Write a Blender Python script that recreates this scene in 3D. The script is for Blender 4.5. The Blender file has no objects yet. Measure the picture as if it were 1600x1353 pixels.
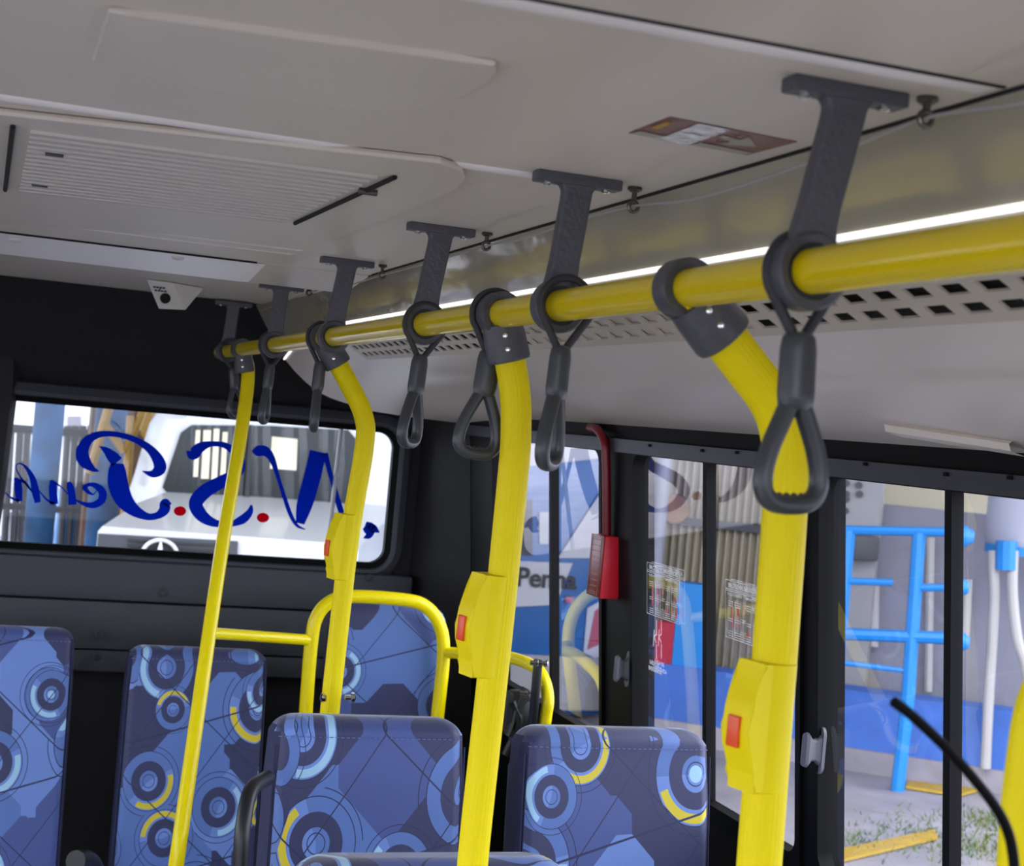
import bpy, bmesh, math, random
from mathutils import Vector, Matrix
random.seed(4)
sc = bpy.context.scene
R = math.radians
# ------------------------------------------------------------------ camera, world, exposure
F_PX, CX, CY = 2377.0, 800.0, 676.5
YAW, PITCH, ROLL = R(18.6), math.atan(8/2377.0), R(5.15)
EYE = Vector((0, 0, 1.75))
_H = Vector((math.cos(YAW), -math.sin(YAW), 0)); _F0 = Vector((math.sin(YAW), math.cos(YAW), 0)); _Z = Vector((0, 0, 1))
FWD = _F0*math.cos(PITCH) - _Z*math.sin(PITCH); _V = _F0*math.sin(PITCH) + _Z*math.cos(PITCH)
RGT = _H*math.cos(ROLL) + _V*math.sin(ROLL); UPV = -_H*math.sin(ROLL) + _V*math.cos(ROLL)
cam_d = bpy.data.cameras.new('camera'); cam = bpy.data.objects.new('camera', cam_d); sc.collection.objects.link(cam)
m = Matrix.Identity(4)
for i in range(3):
    m[i][0], m[i][1], m[i][2], m[i][3] = RGT[i], UPV[i], -FWD[i], EYE[i]
cam.matrix_world = m
cam_d.sensor_fit = 'HORIZONTAL'; cam_d.sensor_width = 36; cam_d.lens = F_PX/1600*36
cam_d.clip_start = .05; cam_d.clip_end = 300
cam_d.dof.use_dof = True; cam_d.dof.focus_distance = 2.5; cam_d.dof.aperture_fstop = 10
sc.camera = cam
sc.view_settings.view_transform = 'Standard'; sc.view_settings.look = 'None'
sc.view_settings.gamma = 1; sc.view_settings.use_curve_mapping = False
sc.view_settings.exposure = 2.2
try:
    sc.cycles.use_denoising = True; sc.cycles.denoiser = 'OPENIMAGEDENOISE'
    sc.cycles.max_bounces = 14; sc.cycles.diffuse_bounces = 8; sc.cycles.transparent_max_bounces = 24
    sc.cycles.sample_clamp_indirect = 6
    sc.cycles.caustics_reflective = False; sc.cycles.caustics_refractive = False
except Exception: pass
w = bpy.data.worlds.new('overcast'); sc.world = w; w.use_nodes = True
nt = w.node_tree; bgn = nt.nodes['Background']
tc = nt.nodes.new('ShaderNodeTexCoord'); sx = nt.nodes.new('ShaderNodeSeparateXYZ'); rp = nt.nodes.new('ShaderNodeValToRGB')
nt.links.new(tc.outputs['Generated'], sx.inputs[0]); nt.links.new(sx.outputs['Z'], rp.inputs[0]); nt.links.new(rp.outputs[0], bgn.inputs[0])
rp.color_ramp.elements[0].color = (.80, .86, 1, 1); rp.color_ramp.elements[1].color = (.95, .98, 1, 1)
bgn.inputs[1].default_value = 1.35
sun_d = bpy.data.lights.new('sun', 'SUN'); sun_d.energy = .5; sun_d.angle = R(25); sun_d.color = (1, .97, .92)
sun = bpy.data.objects.new('sun', sun_d); sc.collection.objects.link(sun)
sun.rotation_euler = Vector((.55, .75, -.62)).to_track_quat('-Z', 'Y').to_euler(); sun.location = (-8, -8, 12)

# ------------------------------------------------------------------ pixel -> point on a known real plane
def ray(x, y): return FWD*F_PX + RGT*(x-CX) - UPV*(y-CY)
def onX(x, y, X): d = ray(x, y); return EYE + d*((X-EYE.x)/d.x)
def onY(x, y, Y): d = ray(x, y); return EYE + d*((Y-EYE.y)/d.y)
def onZ(x, y, Z): d = ray(x, y); return EYE + d*((Z-EYE.z)/d.z)
WA, WB = 1.372, .098                      # side wall: X = WA - WB*(z-1.75)
def wallX(z, t=0): return WA - WB*(z-1.75) - t
def onW(x, y, t=0):
    d = ray(x, y); k = (WA - t)/(d.x + WB*d.z); return EYE + d*k
# ------------------------------------------------------------------ materials
def srgb(c):
    c = [int(c[i:i+2], 16)/255 for i in (1, 3, 5)] if isinstance(c, str) else c
    return tuple(((v/12.92) if v <= .04045 else ((v+.055)/1.055)**2.4) for v in c) + (1,)
M = {}
def mat(name, col, rough=.5, metal=0, coat=0, noise=0, nscale=30, bump=0, bscale=60, spec=.5, emit=0, stretch=None):
    m_ = bpy.data.materials.new(name); m_.use_nodes = True; n = m_.node_tree; b = n.nodes['Principled BSDF']
    c = srgb(col); b.inputs['Base Color'].default_value = c; b.inputs['Roughness'].default_value = rough
    b.inputs['Metallic'].default_value = metal; b.inputs['Coat Weight'].default_value = coat
    b.inputs['Coat Roughness'].default_value = .08; b.inputs['Specular IOR Level'].default_value = spec
    if emit: b.inputs['Emission Color'].default_value = c; b.inputs['Emission Strength'].default_value = emit
    t = n.nodes.new('ShaderNodeTexCoord'); vec = t.outputs['Object']
    if stretch:
        mp = n.nodes.new('ShaderNodeMapping'); mp.inputs['Scale'].default_value = stretch; n.links.new(vec, mp.inputs[0]); vec = mp.outputs[0]
    if noise:
        ns = n.nodes.new('ShaderNodeTexNoise'); ns.inputs['Scale'].default_value = nscale; ns.inputs['Detail'].default_value = 5
        n.links.new(vec, ns.inputs['Vector'])
        mr = n.nodes.new('ShaderNodeMapRange'); mr.inputs[1].default_value = .3; mr.inputs[2].default_value = .7
        mr.inputs[3].default_value = 1-noise; mr.inputs[4].default_value = 1+noise; n.links.new(ns.outputs['Fac'], mr.inputs[0])
        vm = n.nodes.new('ShaderNodeVectorMath'); vm.operation = 'SCALE'; vm.inputs[0].default_value = c[:3]
        n.links.new(mr.outputs[0], vm.inputs['Scale']); n.links.new(vm.outputs[0], b.inputs['Base Color'])
    if bump:
        nb = n.nodes.new('ShaderNodeTexNoise'); nb.inputs['Scale'].default_value = bscale; nb.inputs['Detail'].default_value = 3
        n.links.new(vec, nb.inputs['Vector'])
        bp = n.nodes.new('ShaderNodeBump'); bp.inputs['Strength'].default_value = bump; bp.inputs['Distance'].default_value = .01
        n.links.new(nb.outputs['Fac'], bp.inputs['Height']); n.links.new(bp.outputs[0], b.inputs['Normal'])
    M[name] = m_; return m_
mat('ceiling', '#d0c9bf', .42, noise=.02, nscale=6, bump=.05, bscale=3)
mat('ceiling_trim', '#e8e4e4', .4)
mat('white_band', '#f6f5f8', .35)
mat('grille', '#c4bfba', .5)
mat('cove', '#c8c4b0', .12, metal=.35, coat=.6, bump=.5, bscale=5, stretch=(1, .8, 2))
mat('liner', '#dbd4cc', .4, bump=.05, bscale=4)
mat('perf', '#c6bfb2', .45)
mat('duct_dark', '#08080a', .8)
mat('rear_dark', '#0e0e12', .75, noise=.08, nscale=200, bump=.2, bscale=300)
mat('rear_panel', '#3b3d44', .62, noise=.06, nscale=250, bump=.25, bscale=400)
mat('black_frame', '#050507', .6, spec=.15)
mat('rubber', '#050506', .6, spec=.12)
mat('grey_strip', '#33343d', .45, metal=.2)
mat('floor', '#8c8b88', .8, noise=.2, nscale=80)
mat('yellow', '#f0dc00', .35, coat=.15, spec=.3)
mat('yellow_rib', '#f0dc00', .5, spec=.2)
mat('yellow_rail', '#e2ca00', .25, coat=.4, spec=.3)
mat('yellow_box', '#ecd800', .5, spec=.2)
mat('grey_plastic', '#494a51', .42, bump=.15, bscale=150)
mat('grey_handle', '#3b3f43', .32)
mat('strap', '#2a2b30', .6)
mat('chrome', '#cfcfcf', .15, metal=1)
mat('steel_dark', '#6a6862', .3, metal=.9)
mat('white_plastic', '#d8d6d2', .4)
mat('red', '#e8283c', .35)
mat('crimson', '#a01a36', .5)
mat('red_dark', '#7a1420', .35)
mat('maroon', '#6e3434', .3)
mat('glare_white', '#e9ecf6', .15, metal=.3, bump=.6, bscale=40)
mat('pale_print', '#a8a695', .5)
mat('gold_print', '#b58a18', .5)
mat('dim_line', '#a07068', .5)
mat('orange_button', '#e4501e', .4)
mat('seat_plastic', '#17181d', .45)
mat('seat_side', '#23284a', .8, noise=.1, nscale=60)
mat('thread', '#5f6ca4', .8)
mat('letter_blue', '#0426b4', 1, spec=0)
mat('letter_red', '#c40018', 1, spec=0)
mat('sticker_white', '#eef0f4', .5)
mat('sticker_red', '#d65a60', .5)
mat('latch', '#5a5c66', .4)
mat('truck_white', '#b4b6bc', .3, coat=.4)
mat('truck_glass', '#141b1e', .12, spec=.25)
mat('truck_grille', '#34363f', .5)
mat('truck_black', '#1c1d22', .6)
mat('tyre', '#141414', .8)
mat('blue_column', '#12446e', .8, noise=.6, nscale=3)
mat('yellow_steel', '#93702a', .6, noise=.15, nscale=9)
mat('rust', '#5e4638', .9, noise=.5, nscale=3)
mat('bus_blue', '#0f508e', .3, noise=.08, nscale=3)
mat('bus_white', '#a4a6ae', .3)
mat('bus_glass', '#29313d', .1)
mat('bus_red', '#8c2030', .4)
mat('corrugated', '#a59c88', .6, noise=.2, nscale=1.6)
mat('cream_wall', '#cac2aa', .8, noise=.05, nscale=3)
mat('grey_wall', '#7e7e8a', .8, noise=.1, nscale=3)
mat('blue_wall', '#3660ae', .7, noise=.14, nscale=4)
mat('blue_steel', '#0c78c4', .45)
mat('tank', '#9496a4', .5, noise=.06, nscale=3)
mat('pipe_white', '#a3a1a0', .5)
mat('dark_metal', '#3b3c42', .5)
mat('concrete', '#8a868e', .9, noise=.2, nscale=2)
mat('panel_grey', '#8b8a8d', .6)
mat('road_yellow', '#a5861f', .8, noise=.15, nscale=12)
mat('grass', '#4c6220', .9, noise=.35, nscale=20)
mat('pale_building', '#dfe3ec', .8, noise=.06, nscale=2)
mat('brick', '#8a6a52', .9, noise=.3, nscale=4)
mat('glint_glow', '#ffffff', .3, emit=.28)  # emission imitates bright reflections; the parts using it are no lamps
# glass: thin pane, transparent with Schlick reflection
def glass(name, tint, boost=1.0):
    m_ = bpy.data.materials.new(name); m_.use_nodes = True; n = m_.node_tree; n.nodes.clear()
    o = n.nodes.new('ShaderNodeOutputMaterial'); mx = n.nodes.new('ShaderNodeMixShader')
    t = n.nodes.new('ShaderNodeBsdfTransparent'); t.inputs[0].default_value = tint+(1,)
    g = n.nodes.new('ShaderNodeBsdfGlossy'); g.inputs['Roughness'].default_value = .004
    lw = n.nodes.new('ShaderNodeLayerWeight'); lw.inputs[0].default_value = .5
    p = n.nodes.new('ShaderNodeMath'); p.operation = 'POWER'; p.inputs[1].default_value = 3.6; n.links.new(lw.outputs['Facing'], p.inputs[0])
    a = n.nodes.new('ShaderNodeMath'); a.operation = 'MULTIPLY_ADD'; a.inputs[1].default_value = .85*boost; a.inputs[2].default_value = .045*boost
    a.use_clamp = True
    n.links.new(p.outputs[0], a.inputs[0]); n.links.new(a.outputs[0], mx.inputs[0]); n.links.new(t.outputs[0], mx.inputs[1]); n.links.new(g.outputs[0], mx.inputs[2]); n.links.new(mx.outputs[0], o.inputs[0])
    M[name] = m_
glass('side_glass', (.90, .90, .93), 1.25); glass('rear_glass', (.95, .97, .98), .6)
# moquette seat fabric
def fabric():
    m_ = bpy.data.materials.new('moquette'); m_.use_nodes = True; n = m_.node_tree; L = n.links.new; N = n.nodes.new
    b = n.nodes['Principled BSDF']; b.inputs['Roughness'].default_value = .55
    b.inputs['Sheen Weight'].default_value = .25
    tc = N('ShaderNodeTexCoord'); s = N('ShaderNodeSeparateXYZ'); L(tc.outputs['Object'], s.inputs[0])
    oi = N('ShaderNodeObjectInfo')
    def math_(op, a, b_=None, c=None, clamp=False):
        q = N('ShaderNodeMath'); q.operation = op; q.use_clamp = clamp
        for i, v in enumerate((a, b_, c)):
            if v is None: continue
            if isinstance(v, (int, float)): q.inputs[i].default_value = v
            else: L(v, q.inputs[i])
        return q.outputs[0]
    zy = math_('SUBTRACT', s.outputs['Z'], math_('MULTIPLY', s.outputs['Y'], .9))
    off = math_('MULTIPLY', oi.outputs['Random'], 7.3)
    cx = N('ShaderNodeCombineXYZ'); L(math_('ADD', s.outputs['X'], off), cx.inputs[0]); L(math_('ADD', zy, off), cx.inputs[1])
    P = cx.outputs[0]
    def mixc(fac, a, bcol):
        q = N('ShaderNodeMix'); q.data_type = 'RGBA'
        if isinstance(fac, (int, float)): q.inputs[0].default_value = fac
        else: L(fac, q.inputs[0])
        for i, v in ((6, a), (7, bcol)):
            if isinstance(v, tuple): q.inputs[i].default_value = v
            else: L(v, q.inputs[i])
        return q.outputs[2]
    def rot(v, deg, sc_=(1, 1, 1), loc=(0, 0, 0)):
        q = N('ShaderNodeMapping'); q.inputs['Rotation'].default_value[2] = R(deg); q.inputs['Scale'].default_value = sc_; q.inputs['Location'].default_value = loc; L(v, q.inputs[0]); return q.outputs[0]
    navy, mid, blue, light, pale, yel, ink = [srgb(c) for c in ('#2a305a', '#40528f', '#5272b4', '#6787cc', '#9cc8e6', '#d2c02a', '#1c2450')]
    # harlequin base
    ch = N('ShaderNodeTexVoronoi'); ch.distance = 'CHEBYCHEV'; ch.voronoi_dimensions = '2D'; ch.inputs['Scale'].default_value = 6.6; ch.inputs['Randomness'].default_value = .4
    L(rot(P, 42), ch.inputs['Vector'])
    rc = N('ShaderNodeSeparateColor'); L(ch.outputs['Color'], rc.inputs[0])
    r1 = N('ShaderNodeValToRGB'); r1.color_ramp.interpolation = 'CONSTANT'; L(rc.outputs[0], r1.inputs[0])
    e = r1.color_ramp.elements; e[0].position = 0; e[0].color = navy; e[1].position = .38; e[1].color = blue
    for p_, c_ in ((.66, mid), (.82, light)):
        k = e.new(p_); k.color = c_
    col = r1.outputs[0]
    # circle layers
    def circles(col, scale, rnd, shift, rmax):
        v = N('ShaderNodeTexVoronoi'); v.voronoi_dimensions = '2D'; v.inputs['Scale'].default_value = scale; v.inputs['Randomness'].default_value = rnd
        pv = rot(P, 13*shift, loc=(shift*.37, shift*.71, 0)); L(pv, v.inputs['Vector'])
        d = v.outputs['Distance']; sep = N('ShaderNodeSeparateColor'); L(v.outputs['Color'], sep.inputs[0])
        df = N('ShaderNodeVectorMath'); df.operation = 'SUBTRACT'; L(pv, df.inputs[0]); L(v.outputs['Position'], df.inputs[1])
        s2 = N('ShaderNodeSeparateXYZ'); L(df.outputs[0], s2.inputs[0])
        ang = math_('ARCTAN2', s2.outputs[1], s2.outputs[0])
        a1 = math_('FRACT', math_('ADD', math_('DIVIDE', ang, 2*math.pi), sep.outputs[1]))
        sz = math_('MULTIPLY_ADD', sep.outputs[2], .35*rmax, .65*rmax)
        dn = math_('DIVIDE', d, sz)
        def band(lo, hi): return math_('MULTIPLY', math_('GREATER_THAN', dn, lo), math_('LESS_THAN', dn, hi))
        def arc(f0, f1): return math_('MULTIPLY', math_('GREATER_THAN', a1, f0), math_('LESS_THAN', a1, f1))
        col = mixc(band(0, .98), col, mixc(math_('GREATER_THAN', a1, .45), light, blue))
        col = mixc(band(.34, .66), col, navy)
        isy = math_('GREATER_THAN', sep.outputs[0], .4)
        acol = mixc(isy, pale, yel)
        col = mixc(math_('MULTIPLY', band(.74, .93), arc(.05, .42)), col, acol)
        col = mixc(math_('MULTIPLY', band(.0, .16), math_('GREATER_THAN', sep.outputs[2], .72)), col, pale)
        for r_ in (.22, .98, 1.16):
            col = mixc(band(r_-.012, r_+.012), col, ink)
        return col
    col = circles(col, 4.9, .8, 1, .44)
    col = circles(col, 3.3, 1, 2.6, .20)
    # fine drawn lines
    for deg, sc_ in ((38, 5.5), (-52, 4.3), (75, 3.1)):
        w_ = N('ShaderNodeSeparateXYZ'); L(rot(P, deg), w_.inputs[0])
        fr = math_('FRACT', math_('MULTIPLY', w_.outputs[0], sc_)); col = mixc(math_('LESS_THAN', fr, .012), col, ink)
    L(col, b.inputs['Base Color'])
    ns = N('ShaderNodeTexNoise'); ns.inputs['Scale'].default_value = 900; bp = N('ShaderNodeBump'); bp.inputs['Strength'].default_value = .15; bp.inputs['Distance'].default_value = .002
    L(tc.outputs['Object'], ns.inputs['Vector']); L(ns.outputs['Fac'], bp.inputs['Height']); L(bp.outputs[0], b.inputs['Normal'])
    M['moquette'] = m_
fabric()
# ------------------------------------------------------------------ mesh helpers
def catmull(pts, n=8):
    pts = [Vector(p) for p in pts]
    if len(pts) < 3 or n < 2: return pts
    out = []; P = [2*pts[0]-pts[1]] + pts + [2*pts[-1]-pts[-2]]
    for i in range(1, len(P)-2):
        a, b, c, d = P[i-1], P[i], P[i+1], P[i+2]
        for k in range(n):
            t = k/n; out.append(.5*((2*b) + (c-a)*t + (2*a-5*b+4*c-d)*t*t + (3*b-a-3*c+d)*t**3))
    out.append(pts[-1]); return out
class MB:
    def __init__(s): s.bm = bmesh.new()
    def poly(s, pts): 
        vs = [s.bm.verts.new(p) for p in pts]; return s.bm.faces.new(vs)
    def box(s, c, size, bevel=0, rot=None, seg=2):
        b2 = bmesh.new(); bmesh.ops.create_cube(b2, size=1)
        bmesh.ops.scale(b2, vec=Vector(size), verts=b2.verts)
        if bevel: bmesh.ops.bevel(b2, geom=b2.edges[:], offset=bevel, segments=seg, profile=.5, affect='EDGES')
        mt = Matrix.Translation(Vector(c)) @ (rot.to_4x4() if rot else Matrix.Identity(4))
        bmesh.ops.transform(b2, matrix=mt, verts=b2.verts); s.merge(b2); return s
    def merge(s, b2):
        me = bpy.data.meshes.new('t'); b2.to_mesh(me); b2.free(); s.bm.from_mesh(me); bpy.data.meshes.remove(me)
    def hexa(s, p):   # 8 points: bottom 4 ccw, top 4 ccw
        v = [s.bm.verts.new(q) for q in p]
        for f in ((3, 2, 1, 0), (4, 5, 6, 7), (0, 1, 5, 4), (1, 2, 6, 5), (2, 3, 7, 6), (3, 0, 4, 7)): s.bm.faces.new([v[i] for i in f])
        return s
    def tube(s, path, r, seg=20, ribs=0, amp=.0, cap=True, smooth=8, closed=False, flat=None):
        pts = catmull(path, smooth) if smooth > 1 else [Vector(p) for p in path]
        n = len(pts); rings = []; prev = None
        for i, p in enumerate(pts):
            if closed: t = (pts[(i+1) % n]-pts[i-1]).normalized()
            else: t = (pts[min(i+1, n-1)]-pts[max(i-1, 0)]).normalized()
            if prev is None:
                a = Vector((0, 0, 1)) if abs(t.z) < .9 else Vector((0, 1, 0))
                u = t.cross(a).normalized()
            else: u = (prev - t*prev.dot(t)).normalized()
            prev = u; v = t.cross(u); ring = []
            rr = r[i] if isinstance(r, list) else (r(i/(n-1)) if callable(r) else r)
            for k in range(seg):
                an = 2*math.pi*k/seg; q = rr + (amp*math.cos(an*ribs) if ribs else 0)
                fu, fv = (flat if flat else (1, 1))
                ring.append(s.bm.verts.new(p + u*math.cos(an)*q*fu + v*math.sin(an)*q*fv))
            rings.append(ring)
        m_ = n if closed else n-1
        for i in range(m_):
            A, B = rings[i], rings[(i+1) % n]
            for k in range(seg): s.bm.faces.new((A[k], A[(k+1) % seg], B[(k+1) % seg], B[k]))
        if cap and not closed:
            s.bm.faces.new(rings[0][::-1]); s.bm.faces.new(rings[-1])
        return s
    def lathe(s, prof, origin=(0, 0, 0), axis=(0, 0, 1), seg=28, closed=False):
        ax = Vector(axis).normalized(); a = Vector((1, 0, 0)) if abs(ax.x) < .9 else Vector((0, 0, 1))
        u = ax.cross(a).normalized(); v = ax.cross(u); o = Vector(origin); rings = []
        for r_, h_ in prof:
            rings.append([s.bm.verts.new(o + ax*h_ + (u*math.cos(2*math.pi*k/seg) + v*math.sin(2*math.pi*k/seg))*max(r_, 1e-5)) for k in range(seg)])
        n = len(rings)
        for i in range(n if closed else n-1):
            A, B = rings[i], rings[(i+1) % n]
            for k in range(seg): s.bm.faces.new((A[k], A[(k+1) % seg], B[(k+1) % seg], B[k]))
        if not closed:
            s.bm.faces.new(rings[0][::-1]); s.bm.faces.new(rings[-1])
        return s
    def prism(s, pts, d, bevel=0, seg=2):
        b2 = bmesh.new(); d = Vector(d); n = len(pts)
        A = [b2.verts.new(Vector(p)) for p in pts]; B = [b2.verts.new(Vector(p)+d) for p in pts]
        b2.faces.new(A[::-1]); b2.faces.new(B)
        for i in range(n): b2.faces.new((A[i], A[(i+1) % n], B[(i+1) % n], B[i]))
        if bevel:
            es = [e for e in b2.edges if not (e.verts[0] in A and e.verts[1] in B) and not (e.verts[0] in B and e.verts[1] in A)]
            bmesh.ops.bevel(b2, geom=es, offset=bevel, segments=seg, profile=.5, affect='EDGES')
        s.merge(b2); return s
    def ring_prism(s, outer, inner, d):   # frame between two loops of equal count
        d = Vector(d); n = len(outer)
        vs = [[s.bm.verts.new(Vector(p)+o) for p in L] for L in (outer, inner) for o in (Vector((0, 0, 0)), d)]
        o0, o1, i0, i1 = vs
        for k in range(n):
            j = (k+1) % n
            s.bm.faces.new((o0[k], o0[j], i0[j], i0[k])); s.bm.faces.new((o1[k], i1[k], i1[j], o1[j]))
            s.bm.faces.new((o0[k], o1[k], o1[j], o0[j])); s.bm.faces.new((i0[k], i0[j], i1[j], i1[k]))
        return s
    def loft(s, secs, closed=False, cap=False):
        rings = [[s.bm.verts.new(p) for p in c] for c in secs]; n = len(rings[0])
        for A, B in zip(rings, rings[1:]):
            for k in range(n if closed else n-1):
                j = (k+1) % n; s.bm.faces.new((A[k], A[j], B[j], B[k]))
        if cap: s.bm.faces.new(rings[0][::-1]); s.bm.faces.new(rings[-1])
        return s
    def build(s, name, material, parent=None, smooth=True, loc=None, angle=35):
        bm = s.bm; bmesh.ops.recalc_face_normals(bm, faces=bm.faces)
        me = bpy.data.meshes.new(name); bm.to_mesh(me); bm.free()
        me.materials.append(M[material] if isinstance(material, str) else material)
        o = bpy.data.objects.new(name, me); sc.collection.objects.link(o)
        if loc is not None:
            loc = Vector(loc); me.transform(Matrix.Translation(-loc)); o.location = loc
        if parent is not None:
            o.parent = parent
            o.matrix_parent_inverse = Matrix.Identity(4)
            # meshes are written in world space unless parent sits elsewhere
            if parent.get('_world'): 
                o.location = o.location - world_loc(parent)
        if smooth:
            me.shade_smooth(); me.set_sharp_from_angle(angle=R(angle))
            if any(len(p.vertices) > 4 for p in me.polygons): wn = o.modifiers.new('wn', 'WEIGHTED_NORMAL'); wn.keep_sharp = True
        return o
def world_loc(o):
    l = Vector(o.location); p = o.parent
    while p: l += p.location; p = p.parent
    return l
def tag(o, label=None, cat=None, group=None, kind=None):
    if label: o['label'] = label
    if cat: o['category'] = cat
    if group: o['group'] = group
    if kind: o['kind'] = kind
    return o
def thing(name, label, cat, loc, group=None, kind=None, world=True, rz=0):
    o = bpy.data.objects.new(name, None); sc.collection.objects.link(o); o.location = loc; o.empty_display_size = .05
    o.rotation_euler.z = rz
    if world: o['_world'] = 1
    return tag(o, label, cat, group, kind)
def copy_tree(o, parent=None):
    c = o.copy(); sc.collection.objects.link(c); c.parent = parent
    for ch in list(o.children): copy_tree(ch, c)
    return c
def rrect(x0, x1, y0, y1, r, n=6):
    out = []
    for cx_, cy_, a0 in ((x1-r, y1-r, 0), (x0+r, y1-r, 90), (x0+r, y0+r, 180), (x1-r, y0+r, 270)):
        for k in range(n+1):
            a = R(a0+90*k/n); out.append((cx_+r*math.cos(a), cy_+r*math.sin(a)))
    return out
def text_mesh(txt, size, bold=0, align='LEFT'):
    cu = bpy.data.curves.new('t', 'FONT'); cu.body = txt; cu.size = size; cu.offset = bold; cu.align_x = align; cu.resolution_u = 3
    o = bpy.data.objects.new('t', cu); sc.collection.objects.link(o)
    dg = bpy.context.evaluated_depsgraph_get(); dg.update(); me = bpy.data.meshes.new_from_object(o.evaluated_get(dg))
    b2 = bmesh.new(); b2.from_mesh(me); bpy.data.objects.remove(o); bpy.data.curves.remove(cu); bpy.data.meshes.remove(me)
    return b2
def add_text(mb, txt, size, origin, ex, ey, bold=0, align='LEFT'):
    b2 = text_mesh(txt, size, bold, align); ex = Vector(ex); ey = Vector(ey); o = Vector(origin)
    for v in b2.verts: v.co = o + ex*v.co.x + ey*v.co.y
    mb.merge(b2)
def brush(mb, pts, proj, n=7):
    P = catmull([Vector((p[0], p[1], p[2])) for p in pts], n); L, Rr = [], []
    for i, p in enumerate(P):
        t = (P[min(i+1, len(P)-1)].xy - P[max(i-1, 0)].xy)
        t = t.normalized() if t.length > 1e-6 else Vector((1, 0)); nrm = Vector((-t.y, t.x)); h_ = max(p.z, .4)/2
        L.append(proj(*(p.xy+nrm*h_))); Rr.append(proj(*(p.xy-nrm*h_)))
    vl = [mb.bm.verts.new(q) for q in L]; vr = [mb.bm.verts.new(q) for q in Rr]
    for i in range(len(P)-1): mb.bm.faces.new((vl[i], vl[i+1], vr[i+1], vr[i]))

# ================================================================== THE BUS SHELL
ZC = 1.75+.298; YB, YF = 4.72, -3.2; YE = 4.48
def st(o): o['kind'] = 'structure'; return o
st(MB().box((0, (YB+YF)/2, -.03), (2.96, YB-YF, .06)).build('floor', 'floor'))
# ceiling: flat white liner with the step at Y=3.18
prof = [(YF, ZC), (3.165, ZC), (3.175, ZC-.002), (3.178, ZC+.012), (3.19, ZC+.012), (3.193, ZC-.002), (3.43, ZC-.026), (3.45, ZC-.024), (3.50, ZC-.006), (4.30, ZC-.004), (4.42, ZC-.006), (YE, ZC-.002)]
mb = MB(); XS = .722
secs = [[Vector((X, y, z)) for y, z in prof] for X in (-XS, -XS/2, 0, XS/2, XS)]
mb.loft(secs); mb.poly([Vector((-XS, YE, ZC-.002)), Vector((XS, YE, ZC-.002)), Vector((XS, YB, ZC+.0)), Vector((-XS, YB, ZC+.0))])
ceil = st(mb.build('ceiling', 'ceiling')); sol = ceil.modifiers.new('s', 'SOLIDIFY'); sol.thickness = .02; sol.offset = -1
MB().box((-.1, 3.184, ZC-.002), (1.16, .010, .006), .001).build('step_shadow_gap', 'duct_dark', ceil)
MB().loft([[Vector((x, 3.196, ZC-.0032)), Vector((x, 3.428, ZC-.0268))] for x in (-.72, .50)]).build('white_band', 'white_band', ceil)
# fix solidify direction by just adding a roof slab above
ceil.modifiers.remove(sol)
MB().box((0, (YB+YF)/2, ZC+.05), (2.4, YB-YF, .05)).build('roof_skin', 'ceiling', ceil)
def ridge(y, x0, x1, r, hgt, name='ceiling_rib', material='ceiling_trim', parent=ceil):
    b = MB(); secs = []
    for X, k in ((x0, .2), (x0+.01, 1), (x1-.015, 1), (x1, .2)):
        secs.append([Vector((X, y+r*math.cos(a)*(.5+.5*k), ZC+.001-hgt*k*math.sin(a))) for a in [math.pi*i/8 for i in range(9)]])
    b.loft(secs); return b.build(name, material, parent)
ridge(1.69, -.72, .60, .010, .006)
ridge(1.02, -.72, .715, .011, .006)
for y in (2.86, 2.95): ridge(y, -.72, .52, .006, .003)
MB().box((0, 1.006, ZC-.0005), (1.43, .004, .002)).build('panel_joint', 'duct_dark', ceil)
# small rounded screw caps on the light band
for px, py in ((24, 374), (278, 402)):
    p = onZ(px, py, ZC-.016)
    MB().lathe([(.0, -.006), (.008, -.0055), (.0125, -.003), (.013, .001)], p, (0, 0, 1), 20).build('screw_cap', 'white_plastic', ceil)
# embossed roof hatch cover and air grille
h = thing('roof_hatch_cover', 'shallow white embossed cover at upper left of the ceiling', 'hatch cover', (0, 1.35, ZC))
def slab(pts, z0, drop, bevel):
    b = MB(); b.prism([Vector((p.x, p.y, z0)) for p in pts], (0, 0, -drop), bevel); return b
out = catmull([onZ(x, y, ZC) for x, y in [(170, 8), (470, 50), (775, 92)]], 5)[:-1] + catmull([onZ(x, y, ZC) for x, y in [(775, 92), (768, 112), (700, 150), (600, 163)]], 5)[:-1] + catmull([onZ(x, y, ZC) for x, y in [(600, 163), (380, 140), (145, 88)]], 5)
slab(out, ZC, .006, .003).build('cover_plate', 'ceiling', h)
g = thing('ceiling_air_grille', 'ribbed grey-white air grille set in a raised ceiling panel', 'air grille', (0, 2.2, ZC))
pts = [(-330, 130), (690, 243), (722, 255), (728, 270), (715, 282), (640, 318), (515, 370), (480, 371), (-330, 322)]
slab([onZ(x, y, ZC) for x, y in pts], ZC, .010, .005).build('panel', 'ceiling', g)
a, b_, c, d_ = [onZ(x, y, ZC-.010) for x, y in ((20, 198), (617, 277), (460, 348), (8, 296))]
x0, x1 = a.x, b_.x; 
bb = MB(); NR = 16
def lerp(p, q, t): return p+(q-p)*t
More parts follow.
